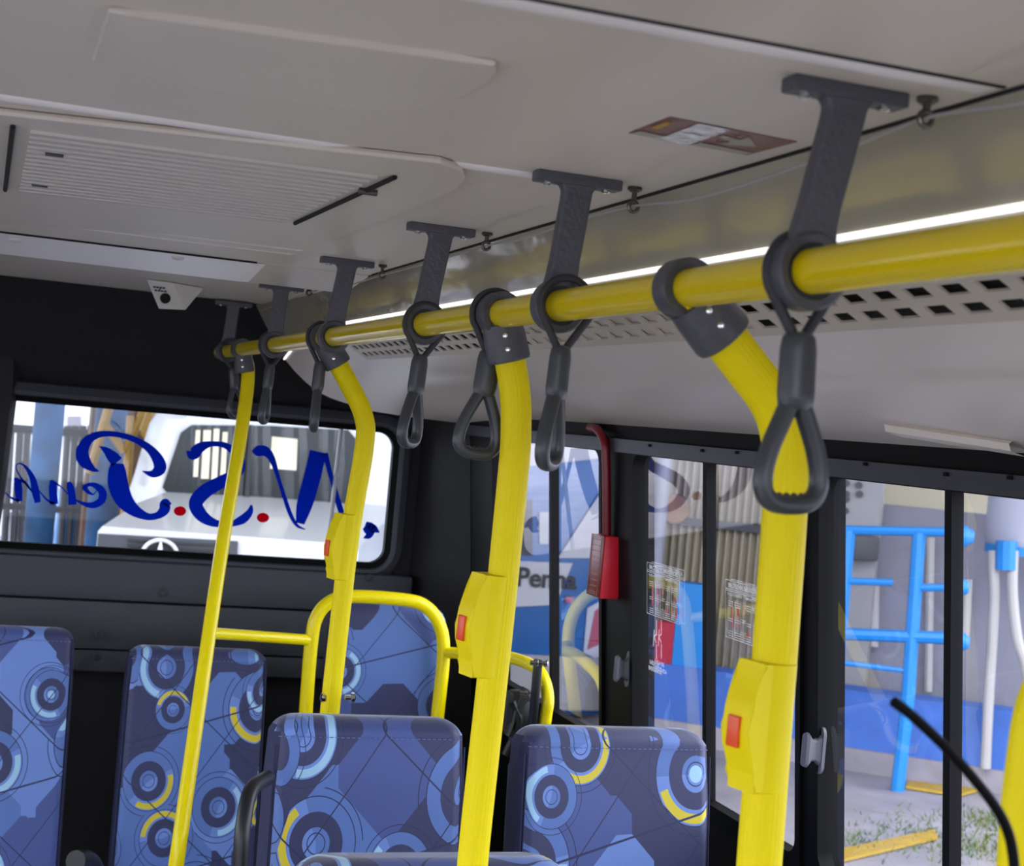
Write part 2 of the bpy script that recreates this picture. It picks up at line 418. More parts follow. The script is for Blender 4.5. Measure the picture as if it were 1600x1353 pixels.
for k in range(NR):
    t0, t1 = (k+.12)/NR, (k+.80)/NR
    L0, L1, R0, R1 = lerp(a, d_, t0), lerp(a, d_, t1), lerp(b_, c, t0), lerp(b_, c, t1)
    ix = (R0-L0)*.045; ix2 = (R1-L1)*.045
    z_ = Vector((0, 0, .004))
    q = [L0+ix, R0-ix, R1-ix2, L1+ix2]; mid = [p+Vector((0, 0, -.0035)) for p in q]
    bb.hexa([mid[0]+Vector((0, .003, 0)), mid[1]+Vector((0, .003, 0)), mid[2]-Vector((0, .003, 0)), mid[3]-Vector((0, .003, 0))] + [p+z_ for p in q])
bb.build('louvre_field', 'grille', g, smooth=False)
for (p0, p1), nm in ((((20, 198), (8, 297)), 'end_gap'), (((617, 277), (461, 349)), 'end_gap')):
    q0, q1 = onZ(*p0, ZC-.0125), onZ(*p1, ZC-.0125)
    MB().tube([q0, q1], .0032, 8, smooth=1).build(nm, 'duct_dark', g)
for px, py in ((85, 242), (62, 290)):
    q = onZ(px, py, ZC-.014); MB().box(q, (.022, .006, .004), .001).build('clip', 'dark_metal', g)
q = onZ(575, 300, ZC-.014); MB().tube([q+Vector((-.012, 0, 0)), q+Vector((.012, 0, 0))], .004, 8, smooth=1).build('hinge_pin', 'steel_dark', g)
# ---- right-hand cove, duct with slots and lower liner (mirrored on the left)
base = [(XS, .298), (.725, .291), (.737, .270), (.750, .244), (.765, .215)]
lip = [(.765, .215), (.771, .211), (.777, .195), (.786, .180), (.800, .1718)]
perf_t, perf_b = (.800, .1718), (.862, .1375)
low = [(.862, .1375), (.872, .134), (.93, .116), (1.000, .1045), (1.006, .100), (1.10, .087), (1.24, .062), (1.345, .038), (1.374, .029)]
endp = [(.680, .296), (.684, .282), (.70, .262), (.715, .238), (.73, .215), (.735, .21), (.742, .20), (.75, .188), (.757, .178), (.765, .165), (.79, .13), (.80, .122), (.825, .10), (.865, .068), (.875, .060), (.94, .036), (1.06, .012), (1.20, .004), (1.34, .0)]
full = base + lip[1:] + [perf_b] + low[1:]
n_full = len(full)
def resample(prof, n):
    P = [Vector((a, b, 0)) for a, b in prof]; L = [0]
    for i in range(1, len(P)): L.append(L[-1]+(P[i]-P[i-1]).length)
    out = []
    for k in range(n):
        t = L[-1]*k/(n-1); i = max(j for j in range(len(L)) if L[j] <= t+1e-9); i = min(i, len(P)-2)
        f = (t-L[i])/(L[i+1]-L[i]); q = P[i].lerp(P[i+1], f); out.append((q.x, q.y))
    return out
Y0S = 3.75
def secY(prof, y, s=1): return [Vector((s*a, y, 1.75+b)) for a, b in prof]
def morph(t):
    e2 = resample(endp, n_full); return [(a[0]+(b[0]-a[0])*t, a[1]+(b[1]-a[1])*t) for a, b in zip(full, e2)]
ncove, nlip = len(base), len(base)+len(lip)-1
ts = [0, .02, .08, .2, .38, .6, .85, 1]; ys = [Y0S+(YE-Y0S)*k for k in (0, .14, .3, .46, .62, .78, .92, 1)]
for s_, sd in ((1, 'right'), (-1, 'left')):
    # glossy upper cove
    b = MB(); S = [secY(base, y, s_) for y in [YF+(Y0S-YF)*k/24 for k in range(25)]]
    S += [secY(morph(t)[:ncove], y, s_) for t, y in zip(ts[1:], ys[1:])]
    b.loft(S); cove = tag(b.build('trim_1' if s_ > 0 else 'trim_2', 'cove'), kind='structure')
    b = MB(); S = [secY(lip, y, s_) for y in (YF, Y0S)] + [secY(morph(t)[ncove-1:nlip], y, s_) for t, y in zip(ts[1:], ys[1:])]
    b.loft(S); b.build('cove_lip', 'liner', cove)
    # lower liner + solid end of the duct
    b = MB(); S = [secY(low, y, s_) for y in (YF, 0, 2, Y0S)] + [secY(morph(t)[nlip:], y, s_) for t, y in zip(ts[1:], ys[1:])]
    b.loft(S); lin = b.build('lower_liner', 'liner', cove)
    b = MB(); S = [secY([perf_t, perf_b], Y0S, s_)] + [secY(morph(t)[nlip-1:nlip+1], y, s_) for t, y in zip(ts[1:], ys[1:])]
    b.loft(S); b.build('duct_end', 'liner', cove)
    # end cap closing the liner towards the rear
    e2 = resample(endp, n_full); b = MB(); b.poly([Vector((s_*x, YE, 1.75+z)) for x, z in e2] + [Vector((s_*1.34, YE, ZC)),]); b.build('liner_end', 'rear_dark', cove)
    # perforated plate
    b = MB(); pt, pb = Vector((s_*perf_t[0], 0, 1.75+perf_t[1])), Vector((s_*perf_b[0], 0, 1.75+perf_b[1]))
    rows = [0, .15, .38, .56, .79, 1.0]
    pitch, slot = .058, .036
    y = YF+.03; cells = []
    ycuts = [YF]
    k = 0
    while YF+.03+k*pitch+slot < Y0S-.02:
        ya = YF+.03+k*pitch; ycuts += [ya, ya+slot]; k += 1
    ycuts.append(Y0S); nrm = Vector((s_*.0, 0, 0))
    inw = Vector((-(pb.z-pt.z), 0, (pb.x-pt.x)))
    if inw.z < 0: inw = -inw
    inw = inw.normalized()*.003
    def PP(r, y): q = pt.lerp(pb, r); return Vector((q.x, y, q.z))
    if s_ > 0:
        grid = {}
        def gv(i, j, off=0):
            key = (i, j, off)
            if key not in grid: grid[key] = b.bm.verts.new(PP(rows[i], ycuts[j]) + (inw if off else Vector((0, 0, 0))))
            return grid[key]
        for i in range(5):
            for j in range(len(ycuts)-1):
                hole = (i in (1, 3)) and (j % 2 == 1) and ycuts[j] > .4
                if not hole: b.bm.faces.new((gv(i, j), gv(i, j+1), gv(i+1, j+1), gv(i+1, j)))
                else:
                    q = [(i, j), (i, j+1), (i+1, j+1), (i+1, j)]
                    for a1, a2 in zip(q, q[1:]+q[:1]): b.bm.faces.new((gv(*a1), gv(*a2), gv(*a2, 1), gv(*a1, 1)))
        b.build('slotted_duct_cover', 'perf', cove, smooth=False)
        # black duct behind, with a pale blanking sheet behind the middle slots
        b = MB(); b.poly([PP(-.3, YF)+inw*3.6, PP(1.25, YF)+inw*3.6, PP(1.25, Y0S)+inw*3.6, PP(-.3, Y0S)+inw*3.6]); b.build('duct_back', 'duct_dark', cove)
        ya = onX(1168, 505, .83).y; yb = onX(822, 535, .83).y
        b = MB(); b.poly([PP(.02, ya)+inw*1.4, PP(.98, ya)+inw*1.4, PP(.98, yb)+inw*1.4, PP(.02, yb)+inw*1.4]); b.build('blanking_sheet', 'perf', cove)
    else:
        b.poly([PP(0, YF), PP(1, YF), PP(1, Y0S), PP(0, Y0S)]); b.build('duct_cover', 'perf', cove)
    # bright trim strip, its glow standing in for a reflected line
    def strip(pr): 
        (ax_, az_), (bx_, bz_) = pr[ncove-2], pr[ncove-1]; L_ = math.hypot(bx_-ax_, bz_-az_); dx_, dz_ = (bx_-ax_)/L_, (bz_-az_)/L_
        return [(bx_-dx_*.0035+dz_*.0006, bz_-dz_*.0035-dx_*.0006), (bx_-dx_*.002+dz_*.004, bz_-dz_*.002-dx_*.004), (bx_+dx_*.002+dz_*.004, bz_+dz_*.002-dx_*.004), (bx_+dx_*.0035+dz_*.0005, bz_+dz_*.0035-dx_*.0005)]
    b = MB(); S = [secY(strip(full), y, s_) for y in (YF, 0, Y0S)] + [secY(strip(morph(t)), y, s_) for t, y in zip(ts[1:], ys[1:])]
    b.loft(S); o = b.build('cove_glint_strip', 'glint_glow')
    tag(o, 'narrow white strip with imitated reflection glow along the cove right of the yellow rail' if s_ > 0 else 'narrow white strip with added glow along the left cove out of view', 'glint strip')
# thin line crease on lower liner
# surface-mounted half-round cover on the lower liner near right edge
c_ = MB(); P0, P1 = onX(1390, 664, 1.258), onX(1586, 694, 1.322)
cc = []
for k in range(13):
    t = k/12; p = P0.lerp(P1, t); wd = .034*math.sin(math.pi*min(max(t, .12), .9))**.5
    cc.append([p+Vector((-.004, 0, .004)), p+Vector((-.010, 0, .0)), p+Vector((-.006, 0, -.010)), p+Vector((.020, 0, -.016))])
c_.loft(cc); tag(c_.build('window_blind_cover', 'liner'), 'pale plastic grip moulding on the liner above the right window', 'moulding')

for s_ in (1, -1): MB().box((s_*(XS+.001), (YF+4.3)/2, ZC-.0012), (.005, 4.3-YF, .004)).build('edge_joint', 'duct_dark', ceil)
# ---- side walls
def wpt(y, z, t=0, s=1): return Vector((s*wallX(z, t), y, z))
def wbox(mb_, y0, y1, z0, z1, t0, t1, s=1):
    mb_.hexa([wpt(y0, z0, t0, s), wpt(y1, z0, t0, s), wpt(y1, z0, t1, s), wpt(y0, z0, t1, s), wpt(y0, z1, t0, s), wpt(y1, z1, t0, s), wpt(y1, z1, t1, s), wpt(y0, z1, t1, s)])
ZW1 = 1.75-.034; ZW0 = 1.0
ZH = 1.75+.036
W = [(3.395, 4.25), (2.435, 3.20), (1.42, 2.365)]     # window openings seen (Y ranges), window_1..3
Wn = [(.40, 1.34), (-.62, .32), (-1.64, -.70), (-2.66, -1.72)]
for s_, sd in ((1, 'right'), (-1, 'left')):
    b = MB(); added_doorways = [(-2.66, -1.72), (-.62, .32), (.40, 1.34)] if s_ < 0 else []  # door openings added in the unseen left wall to let in daylight
    lo_ed = [YF] + [v for d2 in added_doorways for v in d2] + [YB]
    for k in range(0, len(lo_ed), 2): wbox(b, lo_ed[k], lo_ed[k+1], 0, ZW0, -.05, 0, s_)
    wbox(b, YF, YB, ZW1, ZH+.02, -.05, -.004, s_)
    ops = sorted(W+Wn)
    edges = [YF] + [v for o_ in ops for v in o_] + [YB]
    for k in range(0, len(edges), 2):
        wbox(b, edges[k], edges[k+1], ZW0, ZW1, -.05, 0, s_)
    st(b.build('wall_'+sd, 'black_frame', smooth=False))
WR = bpy.data.objects['wall_right']
# black gap + grey header rail with screws (right)
b = MB(); wbox(b, YF, 4.5, 1.75-.034, 1.75-.003, 0, .010); hdr = b.build('header_rail', 'grey_strip', WR, smooth=False)
for px, py in ((1097, 704), (1151, 707), (1478, 741), (1578, 746), (1352, 725), (1015, 696)):
    p = onW(px, py, .011); MB().box(p, (.004, .012, .006), .001).build('screw', 'rubber', WR)
def wring(y0, y1, z0, z1, r, n=6): return [(y, z) for y, z in rrect(y0, y1, z0, z1, r, n)]
def make_window(n, y0, y1, mull, s=1, full_=True):
    root = thing('window_%d' % n, None, None, (s*wallX(ZW0), (y0+y1)/2, ZW0), kind='structure')
    o_ = wring(y0-.012, y1+.012, ZW0-.02, ZW1+.004, .02); i_ = wring(y0+.006, y1-.006, ZW0+.02, ZW1-.002, .03)
    b = MB(); b.ring_prism([wpt(y, z, .008, s) for y, z in o_], [wpt(y, z, .008, s) for y, z in i_], (-.03*-s, 0, 0)); b.build('window_frame', 'rubber', root, angle=50)
    b = MB(); b.poly([wpt(y, z, -.012, s) for y, z in ((y0, ZW0), (y1, ZW0), (y1, ZW1), (y0, ZW1))]); b.build('pane', 'side_glass', root, smooth=False)
    if mull:
        b = MB(); wbox(b, mull-.009, mull+.009, ZW0, ZW1, -.02, .002, s)
        b.build('mullion', 'black_frame', root, smooth=False)
    return root
win1 = make_window(1, *W[0], onW(861, 900).y)
win2 = make_window(2, *W[1], onW(1102, 900).y)
win3 = make_window(3, *W[2], onW(1482, 950).y)
k = 4
for y0, y1 in Wn[:1]: make_window(k, y0, y1, (y0+y1)/2); k += 1
for y0, y1 in Wn[1:]: make_window(k, y0, y1, (y0+y1)/2); k += 1
# latches
def latch(px, py, root, s=1.0, t=-.002):
    p = onW(px, py, t); b = MB()
    b.prism([p+Vector((0, .0, 0))+Vector((0, y*s, z*s)) for y, z in rrect(-.013, .013, -.042, .042, .013, 6)], (-.006, 0, 0), .001)
    lt = b.build('latch', 'latch', root)
    b = MB(); secs = []
    for dx_, sy, sz in ((-.004, .011, .030), (-.014, .007, .020), (-.022, .007, .020), (-.031, .011, .031), (-.036, .009, .029)):
        secs.append([p+Vector((dx_*s, y*s, z*s)) for y, z in rrect(-sy, sy, -sz, sz, sy*.8, 5)])
    b.loft(secs, closed=True, cap=True); o = b.build('latch_grip', 'latch', None); o.parent = lt; o.location = -(world_loc(lt))+ (Vector((0,0,0)))
    lt_l = world_loc(lt); o.location = -lt_l
latch(984, 1045, win2); latch(1284, 1172, win3)
# ---- rear wall with door panel, window opening
win_rect = (-.03, 1.205, 1.75-.482, 1.75-.036)
zc0, zc1 = win_rect[2], win_rect[3]
YW = 4.66
cur = rrect(*win_rect[:2], zc0, zc1, .065, 8)
rw = thing('wall_rear', None, None, (0, YB, 0), kind='structure')
b = MB(); outer = []
def boxproj(px_, pz_, X0, X1, Z0, Z1):
    cx_, cz_ = (win_rect[0]+win_rect[1])/2, (zc0+zc1)/2; dx_, dz_ = px_-cx_, pz_-cz_
    k_ = min((X1-cx_)/dx_ if dx_ > 1e-9 else ((X0-cx_)/dx_ if dx_ < -1e-9 else 1e9), (Z1-cz_)/dz_ if dz_ > 1e-9 else ((Z0-cz_)/dz_ if dz_ < -1e-9 else 1e9))
    return cx_+dx_*k_, cz_+dz_*k_
# dark wall around opening: outer loop goes to a big rectangle
big = []
for x_, z_ in cur: big.append(boxproj(x_, z_, -.02, 1.50, .0, ZC+.03))
# put true corners in: nearest samples snapped
for C in ((1.50, ZC+.03), (-.02, ZC+.03), (-.02, 0), (1.50, 0)):
    i = min(range(len(big)), key=lambda i: (big[i][0]-C[0])**2+(big[i][1]-C[1])**2); big[i] = C
b.ring_prism([Vector((x_, YB, z_)) for x_, z_ in big], [Vector((x_, YB, z_)) for x_, z_ in cur], (0, .05, 0))
b.box((-.76, YB+.025, 1.03), (1.48, .05, 2.1))
b.build('door_skin', 'rear_dark', rw, smooth=False)
# moulded window surround (grey, rounded)
def ringoff(d): return rrect(win_rect[0]-d, win_rect[1]+d, zc0-d, zc1+d, .065+d, 8)
b = MB(); S = []
for d_, y_ in ((0, YB-.002), (0, YB-.030), (.006, YB-.040), (.016, YB-.044), (.040, YB-.030), (.050, YB)):
    S.append([Vector((x_, y_, z_)) for x_, z_ in ringoff(d_)])
b.loft(S, closed=True); b.build('window_surround', 'rear_panel', rw)
b = MB(); S = []
for d_, y_ in ((-.016, YB+.0), (-.016, YB-.026), (.003, YB-.034), (.003, YB)):
    S.append([Vector((x_, y_, z_)) for x_, z_ in ringoff(d_)])
b.loft(S, closed=True); b.build('window_seal', 'rubber', rw)
# door centre pillar
b = MB(); P = [onY(x, y, YB-.05) for x, y in ((33, 425), (26, 610), (6, 770), (-8, 860), (-20, 1353))]
xs = [(p.x, p.z) for p in P]
b.loft([[Vector((-.30, YB-.02, z)), Vector((-.28, YB-.05, z)), Vector((x-.012, YB-.05, z)), Vector((x, YB-.03, z)), Vector((x+.004, YB, z))] for x, z in xs+[(.0, .0)]]); b.build('door_pillar', 'rear_dark', rw)
# right corner pillar
b = MB(); b.loft([[Vector((1.285, YB, z)), Vector((1.30, YB-.03, z)), Vector((wallX(z)-.05, YB-.16, z)), Vector((wallX(z)-.002, YB-.24, z))] for z in (.0, 1.0, 1.4, 1.8, ZC)]); b.build('corner_pillar', 'rear_dark', rw)
# stepped lower trim panels
def band(z0, z1, y, bev=.008, x1=1.28, name='door_trim_panel', m_='rear_panel'):
    b = MB(); b.box(((x1+.0)/2-.35, y+.03, (z0+z1)/2), (x1+.70, .06, z1-z0), bev); return b.build(name, m_, rw)
zA = onY(240, 878, YB-.07).z; zB = onY(240, 943, YB-.07).z; zC_ = onY(240, 1018, YB-.06).z; zD = onY(240, 1052, YB-.05).z
band(zB+.002, zA, YB-.075, .012); band(zC_+.002, zB-.002, YB-.068, .006); band(zD, zC_-.002, YB-.058, .006)
for px, py in ((255, 926), (155, 992), (152, 1026), (577, 903)):
    p = onY(px, py, YB-.078)
    MB().lathe([(.013, .004), (.012, -.001), (.008, -.003), (.0075, .001), (.001, .002)], p, (0, 1, 0), 18).build('screw_cover', 'rear_panel', rw)
# upper dark header over the window
b = MB(); b.loft([[Vector((x, YE-.01, ZC-.004)), Vector((x, YE+.04, ZC-.03)), Vector((x, YE+.10, ZC-.13)), Vector((x, YB-.09, ZC-.17)), Vector((x, YB-.07, ZC-.20)), Vector((x, YB-.002, ZC-.285))] for x in (-.75, 0, .75, 1.32)]); b.build('upper_trim', 'rear_dark', rw)
w10 = thing('window_8', None, None, ((win_rect[0]+win_rect[1])/2, YB+.01, zc0), kind='structure')
b = MB(); b.poly([Vector((x_, YB+.012, z_)) for x_, z_ in cur]); b.build('pane', 'rear_glass', w10, smooth=False)
b = MB(); b.tube([onY(534, 662, YB+.004), onY(509, 880, YB+.004)], .0075, 8, smooth=1); b.build('glass_edge_strip', 'bus_white', w10)
# front bulkhead frame with windshield opening behind camera
b = MB(); b.box((0, YF, .35), (2.9, .06, .7)); b.box((-1.42, YF, 1.3), (.12, .06, 1.4)); b.box((1.42, YF, 1.3), (.12, .06, 1.4)); b.box((0, YF, 2.05), (2.9, .06, .12)); st(b.build('wall_front', 'black_frame', smooth=False))

# ================================================================== LETTERING ON REAR GLASS
lt = thing('window_lettering', 'large blue script lettering with red dots on the rear window, seen mirrored', 'lettering', onY(300, 760, YB+.006))
def pr7(x, y): return onY(x/4.833, 600+y/4.833, YB+.004)
def pr6(x, y): return onY(x/2.5, 600+y/2.5, YB+.004)
def letter(strokes, proj, name='letter', m_='letter_blue'):
    b = MB()
    for s_ in strokes: brush(b, s_, proj)
    o = b.build(name, m_, lt, smooth=False); sl = o.modifiers.new('s', 'SOLIDIFY'); sl.thickness = .0006; return o
letter([[(750, 660, 4), (700, 640, 45), (640, 585, 95), (620, 515, 95), (655, 435, 75), (720, 390, 55), (800, 375, 45), (910, 385, 42), (1030, 425, 48), (1130, 490, 62), (1195, 575, 88), (1205, 640, 95), (1150, 678, 55), (1075, 658, 6)],
        [(748, 470, 4), (800, 500, 50), (850, 550, 88), (885, 590, 92)],
        [(888, 600, 95), (885, 660, 135), (893, 760, 152), (935, 870, 135), (1010, 950, 95), (1110, 1000, 55), (1190, 992, 55), (1240, 950, 80), (1250, 900, 75), (1294, 905, 8)]], pr7)
letter([[(560, 868, 8), (620, 900, 26), (700, 915, 48), (765, 880, 58), (775, 820, 60), (735, 775, 48), (680, 758, 28), (640, 780, 36), (665, 815, 30), (705, 832, 10), (735, 800, 5)]], pr7)
letter([[(505, 745, 8), (525, 760, 45), (540, 820, 56), (548, 912, 62)], [(512, 830, 10), (460, 775, 10), (415, 745, 22)], [(375, 735, 10), (395, 750, 50), (400, 820, 62), (408, 908, 60)], [(408, 905, 22), (350, 870, 14), (290, 800, 8)]], pr7)
letter([[(285, 895, 45), (270, 820, 58), (248, 720, 48), (205, 640, 26), (160, 603, 12), (125, 612, 9), (130, 660, 9), (190, 750, 12), (250, 820, 12)], [(105, 712, 8), (130, 735, 50), (140, 800, 60), (145, 886, 48)], [(150, 725, 26), (190, 745, 20), (235, 800, 10)], [(145, 884, 22), (90, 862, 16), (38, 820, 8)]], pr7)
letter([[(728, 262, 4), (752, 275, 44), (782, 248, 40), (825, 234, 22), (880, 240, 24), (925, 275, 36), (938, 320, 40), (915, 355, 45), (860, 385, 50), (800, 420, 55), (765, 465, 55), (785, 510, 50), (830, 540, 34), (890, 549, 18), (945, 530, 34), (975, 500, 26), (982, 472, 8)]], pr6)
letter([[(985, 262, 6), (1005, 262, 40), (1035, 262, 40), (1062, 292, 26), (1085, 360, 16), (1110, 440, 16), (1135, 510, 16), (1160, 552, 12), (1192, 568, 4)], [(1243, 264, 66), (1218, 370, 66), (1190, 470, 62), (1172, 545, 34)], [(1270, 270, 22), (1290, 350, 18), (1310, 420, 20), (1330, 490, 22), (1350, 540, 14)], [(1432, 538, 4), (1442, 560, 50), (1440, 590, 30), (1420, 602, 4)], [(1440, 550, 20), (1460, 565, 30), (1482, 580, 4)]], pr6)
for cx_, cy_ in ((703, 496), (1027, 522)):
    b = MB(); b.poly([pr6(cx_+24*math.cos(2*math.pi*k/24), cy_+19*math.sin(2*math.pi*k/24)) for k in range(24)]); o = b.build('dot', 'letter_red', lt, smooth=False); sl = o.modifiers.new('s', 'SOLIDIFY'); sl.thickness = .0006

# ================================================================== RAIL, BRACKETS, POLES, HANDLES
XR, ZR, RR = .600, 1.75+.1452, .0184
def railY(px): 
    y = 550-.134*(px-347); return onX(px, y, XR).y
y_end = railY(345)
b = MB(); b.tube([(XR, -1.2, ZR), (XR, y_end, ZR)], RR, 32, smooth=1)
rail = thing('grab_rail', 'long yellow horizontal grab rail running under the ceiling', 'grab rail', (XR, 1.5, ZR))
b.build('tube', 'yellow_rail', rail)
MB().lathe([(RR*1.12, 0), (RR*1.15, .012), (RR*.9, .017)], (XR, y_end-.002, ZR), (0, 1, 0)).build('end_cap', 'grey_plastic', rail)
# bracket prototype, origin at rail axis
def make_bracket(dxt, H, tilt=0):
    root = bpy.data.objects.new('rail_bracket', None); sc.collection.objects.link(root); root.empty_display_size = .05
    D = .021; a = D/2
    L = .0525
    pts = rrect(-L, L, H-.0125, H, .002, 2)
    b = MB(); b.prism([Vector((x+dxt, -a-.001, z)) for x, z in pts], (0, D+.002, 0), .0015); b.build('mounting_plate', 'grey_plastic', root)
    zt = H-.0115; S = []
    def sec(cx_, hw, hd, z): return [Vector((cx_+x, y, z)) for x, y in rrect(-hw, hw, -hd, hd, .004, 4)]
    S.append(sec(0, .0235, .0075, .014)); S.append(sec(dxt*.05, .0205, .0078, .024)); S.append(sec(dxt*.1, .0185, .008, .036))
    for k in range(1, 6): S.append(sec(dxt*(.1+.85*k/5), .0175, .0085, .036+(zt-.016-.036)*k/5))
    for k in range(1, 7):
        t = R(90*k/6); S.append(sec(dxt, .0175+.011*(1-math.cos(t)), .0085+.001*(1-math.cos(t)), zt-.011+.0115*math.sin(t)))
    b = MB(); b.loft(S, closed=True, cap=True); b.build('stem', 'grey_plastic', root)
    b = MB(); b.lathe([(.0230, -.011), (.029, -.012), (.0315, -.010), (.0315, .010), (.029, .012), (.0230, .011)], (0, 0, 0), (0, 1, 0), 40, closed=True); b.build('ring', 'grey_plastic', root)
    b = MB(); b.lathe([(RR*1.0, -.008), (.0236, -.008), (.0236, .008), (RR*1.0, .008)], (0, 0, 0), (0, 1, 0), 40, closed=True); b.build('bushing', 'seat_plastic', root)
    for sx_ in (-1, 1):
        b = MB(); b.lathe([(.0055, .001), (.0055, -.002), (.0035, -.0035)], (dxt+sx_*.036, 0, H-.0125), (0, 0, 1), 14); b.build('screw', 'chrome', root)
    return root
Hc = ZC-ZR
names = ['dark grey plastic ceiling bracket on the yellow rail, largest and nearest, upper right',
 'grey ceiling bracket on the rail, second nearest, left of the ceiling sticker',
 'grey ceiling bracket on the rail, third nearest, above the middle grab handle',
 'grey ceiling bracket on the rail beside the small white glint, fourth nearest',
 'small grey ceiling bracket in front of the dark rear corner, fifth from the camera',
 'dim grey bracket against the dark rear, last one at the end of the rail']
for i, (px, tx) in enumerate(((1261, .020), (872, .010), (662, .014), (521, .014), (429, .004), (355, .006))):
    y = railY(px); H = Hc - (.010 if y > 3.2 else 0)
    r_ = make_bracket(tx, H); r_.location = (XR, y, ZR); tag(r_, names[i], 'rail bracket', 'ceiling brackets of the yellow rail')
# metal cord eyes and the bell cord
eye_px = [(1447, 178), (990, 318), (760, 380), (597, 427), (483, 455)]
eyeP = [onX(x, y, .690) for x, y in eye_px]
elabels = ['shiny metal cord eye beside the nearest bracket', 'metal cord eye beside the second bracket', 'metal cord eye beside the third bracket', 'small metal cord eye beside the fourth bracket', 'tiny metal cord eye beside the fifth bracket']
for i, p in enumerate(eyeP):
    root = thing('cord_eye', elabels[i], 'cord eye', (p.x, p.y, ZC), 'metal eyes of the bell cord')
    MB().lathe([(.008, .0), (.009, -.004), (.005, -.007)], (p.x, p.y, ZC+.0005), (0, 0, 1), 16).build('base_nut', 'steel_dark', root)
    b = MB(); b.tube([(p.x, p.y, ZC-.004), (p.x, p.y, p.z+.004)], .0032, 10, smooth=1); b.build('shank', 'steel_dark', root)
    b = MB(); b.tube([(p.x+.006*math.cos(t), p.y, p.z-.004+.006*math.sin(t)) for t in [2*math.pi*k/16 for k in range(16)]], .0026, 8, closed=True, smooth=1); b.build('eye_ring', 'steel_dark', root)
cp = [(1700, 128), (1600, 160), (1447, 184), (1330, 230), (1180, 283), (1080, 312), (990, 322), (900, 345), (820, 372), (760, 384), (680, 408), (597, 430), (540, 447), (483, 457), (410, 485)]
b = MB(); b.tube([onX(x, y, .690) for x, y in cp], .0016, 8, smooth=6); tag(b.build('bell_cord', 'pipe_white'), 'thin pale bell cord strung along the ceiling edge through metal eyes', 'cord')
# small glint near 4th bracket, imitated by a glowing white box
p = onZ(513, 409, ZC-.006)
tag(MB().box(p, (.022, .03, .004), .0015).build('ceiling_glint', 'glint_glow'), 'tiny glowing white box imitating a glint on the ceiling beside the fourth bracket', 'glint')

# poles
def pole(label, pts, r, ribs, clamp, box_px=None, Y=None, planes=None, sleeve_len=.062, bend_foot=0):
    P = [onY(x, y, planes[i] if planes else Y) for i, (x, y) in enumerate(pts)]
    P[0] = Vector((XR, P[0].y, ZR)) if clamp else P[0]
    low_ = P[-1]; d = (P[-1]-P[-2]).normalized(); foot = low_ + d*((low_.z-.0)/max(-d.z, .1)); foot.z = .01
    foot.x = low_.x; foot.y = low_.y
    root = thing('support_pole', label, 'support pole', foot-Vector((0, bend_foot, 0)), 'yellow vertical poles on the rail')
    if bend_foot:
        foot.y -= bend_foot; low2 = [Vector((low_.x, low_.y-.02, low_.z-.12)), Vector((low_.x, foot.y+.10, .70)), Vector((low_.x, foot.y, .55))]
    else: low2 = []
    path = P+low2+[foot]
    dense = catmull(path[:-1], 8)+[foot]
    b = MB(); b.tube(dense, r, 96 if ribs else 28, ribs=28 if ribs else 0, amp=.0003, smooth=1)
    b.build('tube', 'yellow_rib' if ribs else 'yellow', root)
    MB().lathe([(.045, 0), (.045, .006), (.025, .012)], (foot.x, foot.y, 0), (0, 0, 1)).build('floor_flange', 'grey_plastic', root)
    if clamp:
        d0 = (P[1]-P[0]).normalized()
        cl = MB(); cl.lathe([(RR+.0005, -.014), (RR+.009, -.015), (RR+.0105, -.012), (RR+.0105, .012), (RR+.009, .015), (RR+.0005, .014)], P[0], (0, 1, 0), 40, closed=True)
        cl.lathe([(r*.8, .012), (r+.006, .014), (r+.0075, .03), (r+.0085, sleeve_len-.004), (r+.007, sleeve_len), (r+.0005, sleeve_len+.001)], P[0], d0, 36)
        co = cl.build('rail_clamp', 'grey_plastic', root)
        for t_, off in ((.030, 0), (.048, 0)):
            q = P[0]+d0*t_+Vector((-.3, -1, 0)).normalized()*(r+.0085)
            s_ = MB().lathe([(.0032, -.002), (.0032, .0012), (.002, .002)], q, Vector((-.3, -1, 0)), 12).build('screw', 'chrome', None); s_.parent = root; s_.location = -world_loc(root)
    if box_px:
        (xa, ya), (xb, yb) = box_px; Yb = Y if Y else planes[-1]
        T, B = onY(xa, ya, Yb), onY(xb, yb, Yb); ax = (T-B); Lb = ax.length; ax.normalize(); out_ = Vector((-1, -.25, 0)); out_ = (out_-ax*out_.dot(ax)).normalized(); sd_ = ax.cross(out_)
        prof_ = [(0, 0), (r+.004, 0), (r+.005, .13), (r+.013, .27), (r+.017, .36), (r+.0185, .52), (r+.017, .66), (r+.007, .83), (r+.005, .86), (r+.005, 1), (0, 1)]
        bb_ = MB(); hw = r+.0025
        loopv = [B + ax*(Lb*(1-t)) + out_*o_ for o_, t in prof_]
        bb_.prism([q - sd_*hw*.82 for q in loopv], sd_*hw*1.64, .003, 2)
        bb_.build('stop_button_box', 'yellow_box', root)
        cb = B+ax*Lb*.46+out_*(r+.0195)
        m3 = Matrix((sd_, out_, ax)).transposed()
        bx = MB(); bx.box(cb, (.016, .004, Lb*.24), .001, m3); tag(bx.build('stop_button', 'orange_button', root), 'orange red push button')
        cv = MB(); cv.lathe([(r+.0005, 0), (r+.003, .001), (r+.003, Lb-.001), (r+.0005, Lb)], B, ax, 32); o = cv.build('box_collar', 'yellow_box', root)
    return root
YA, YBp, YCp, YD = railY(378), railY(505), railY(781), railY(1070)
pole('slender smooth yellow pole in front of the rear seats, leftmost of the poles', [(383, 545), (386, 610), (340, 900), (275, 1353)], .0180, 0, 1, None, None, [YA, YA, YA-.17, YA-.54])
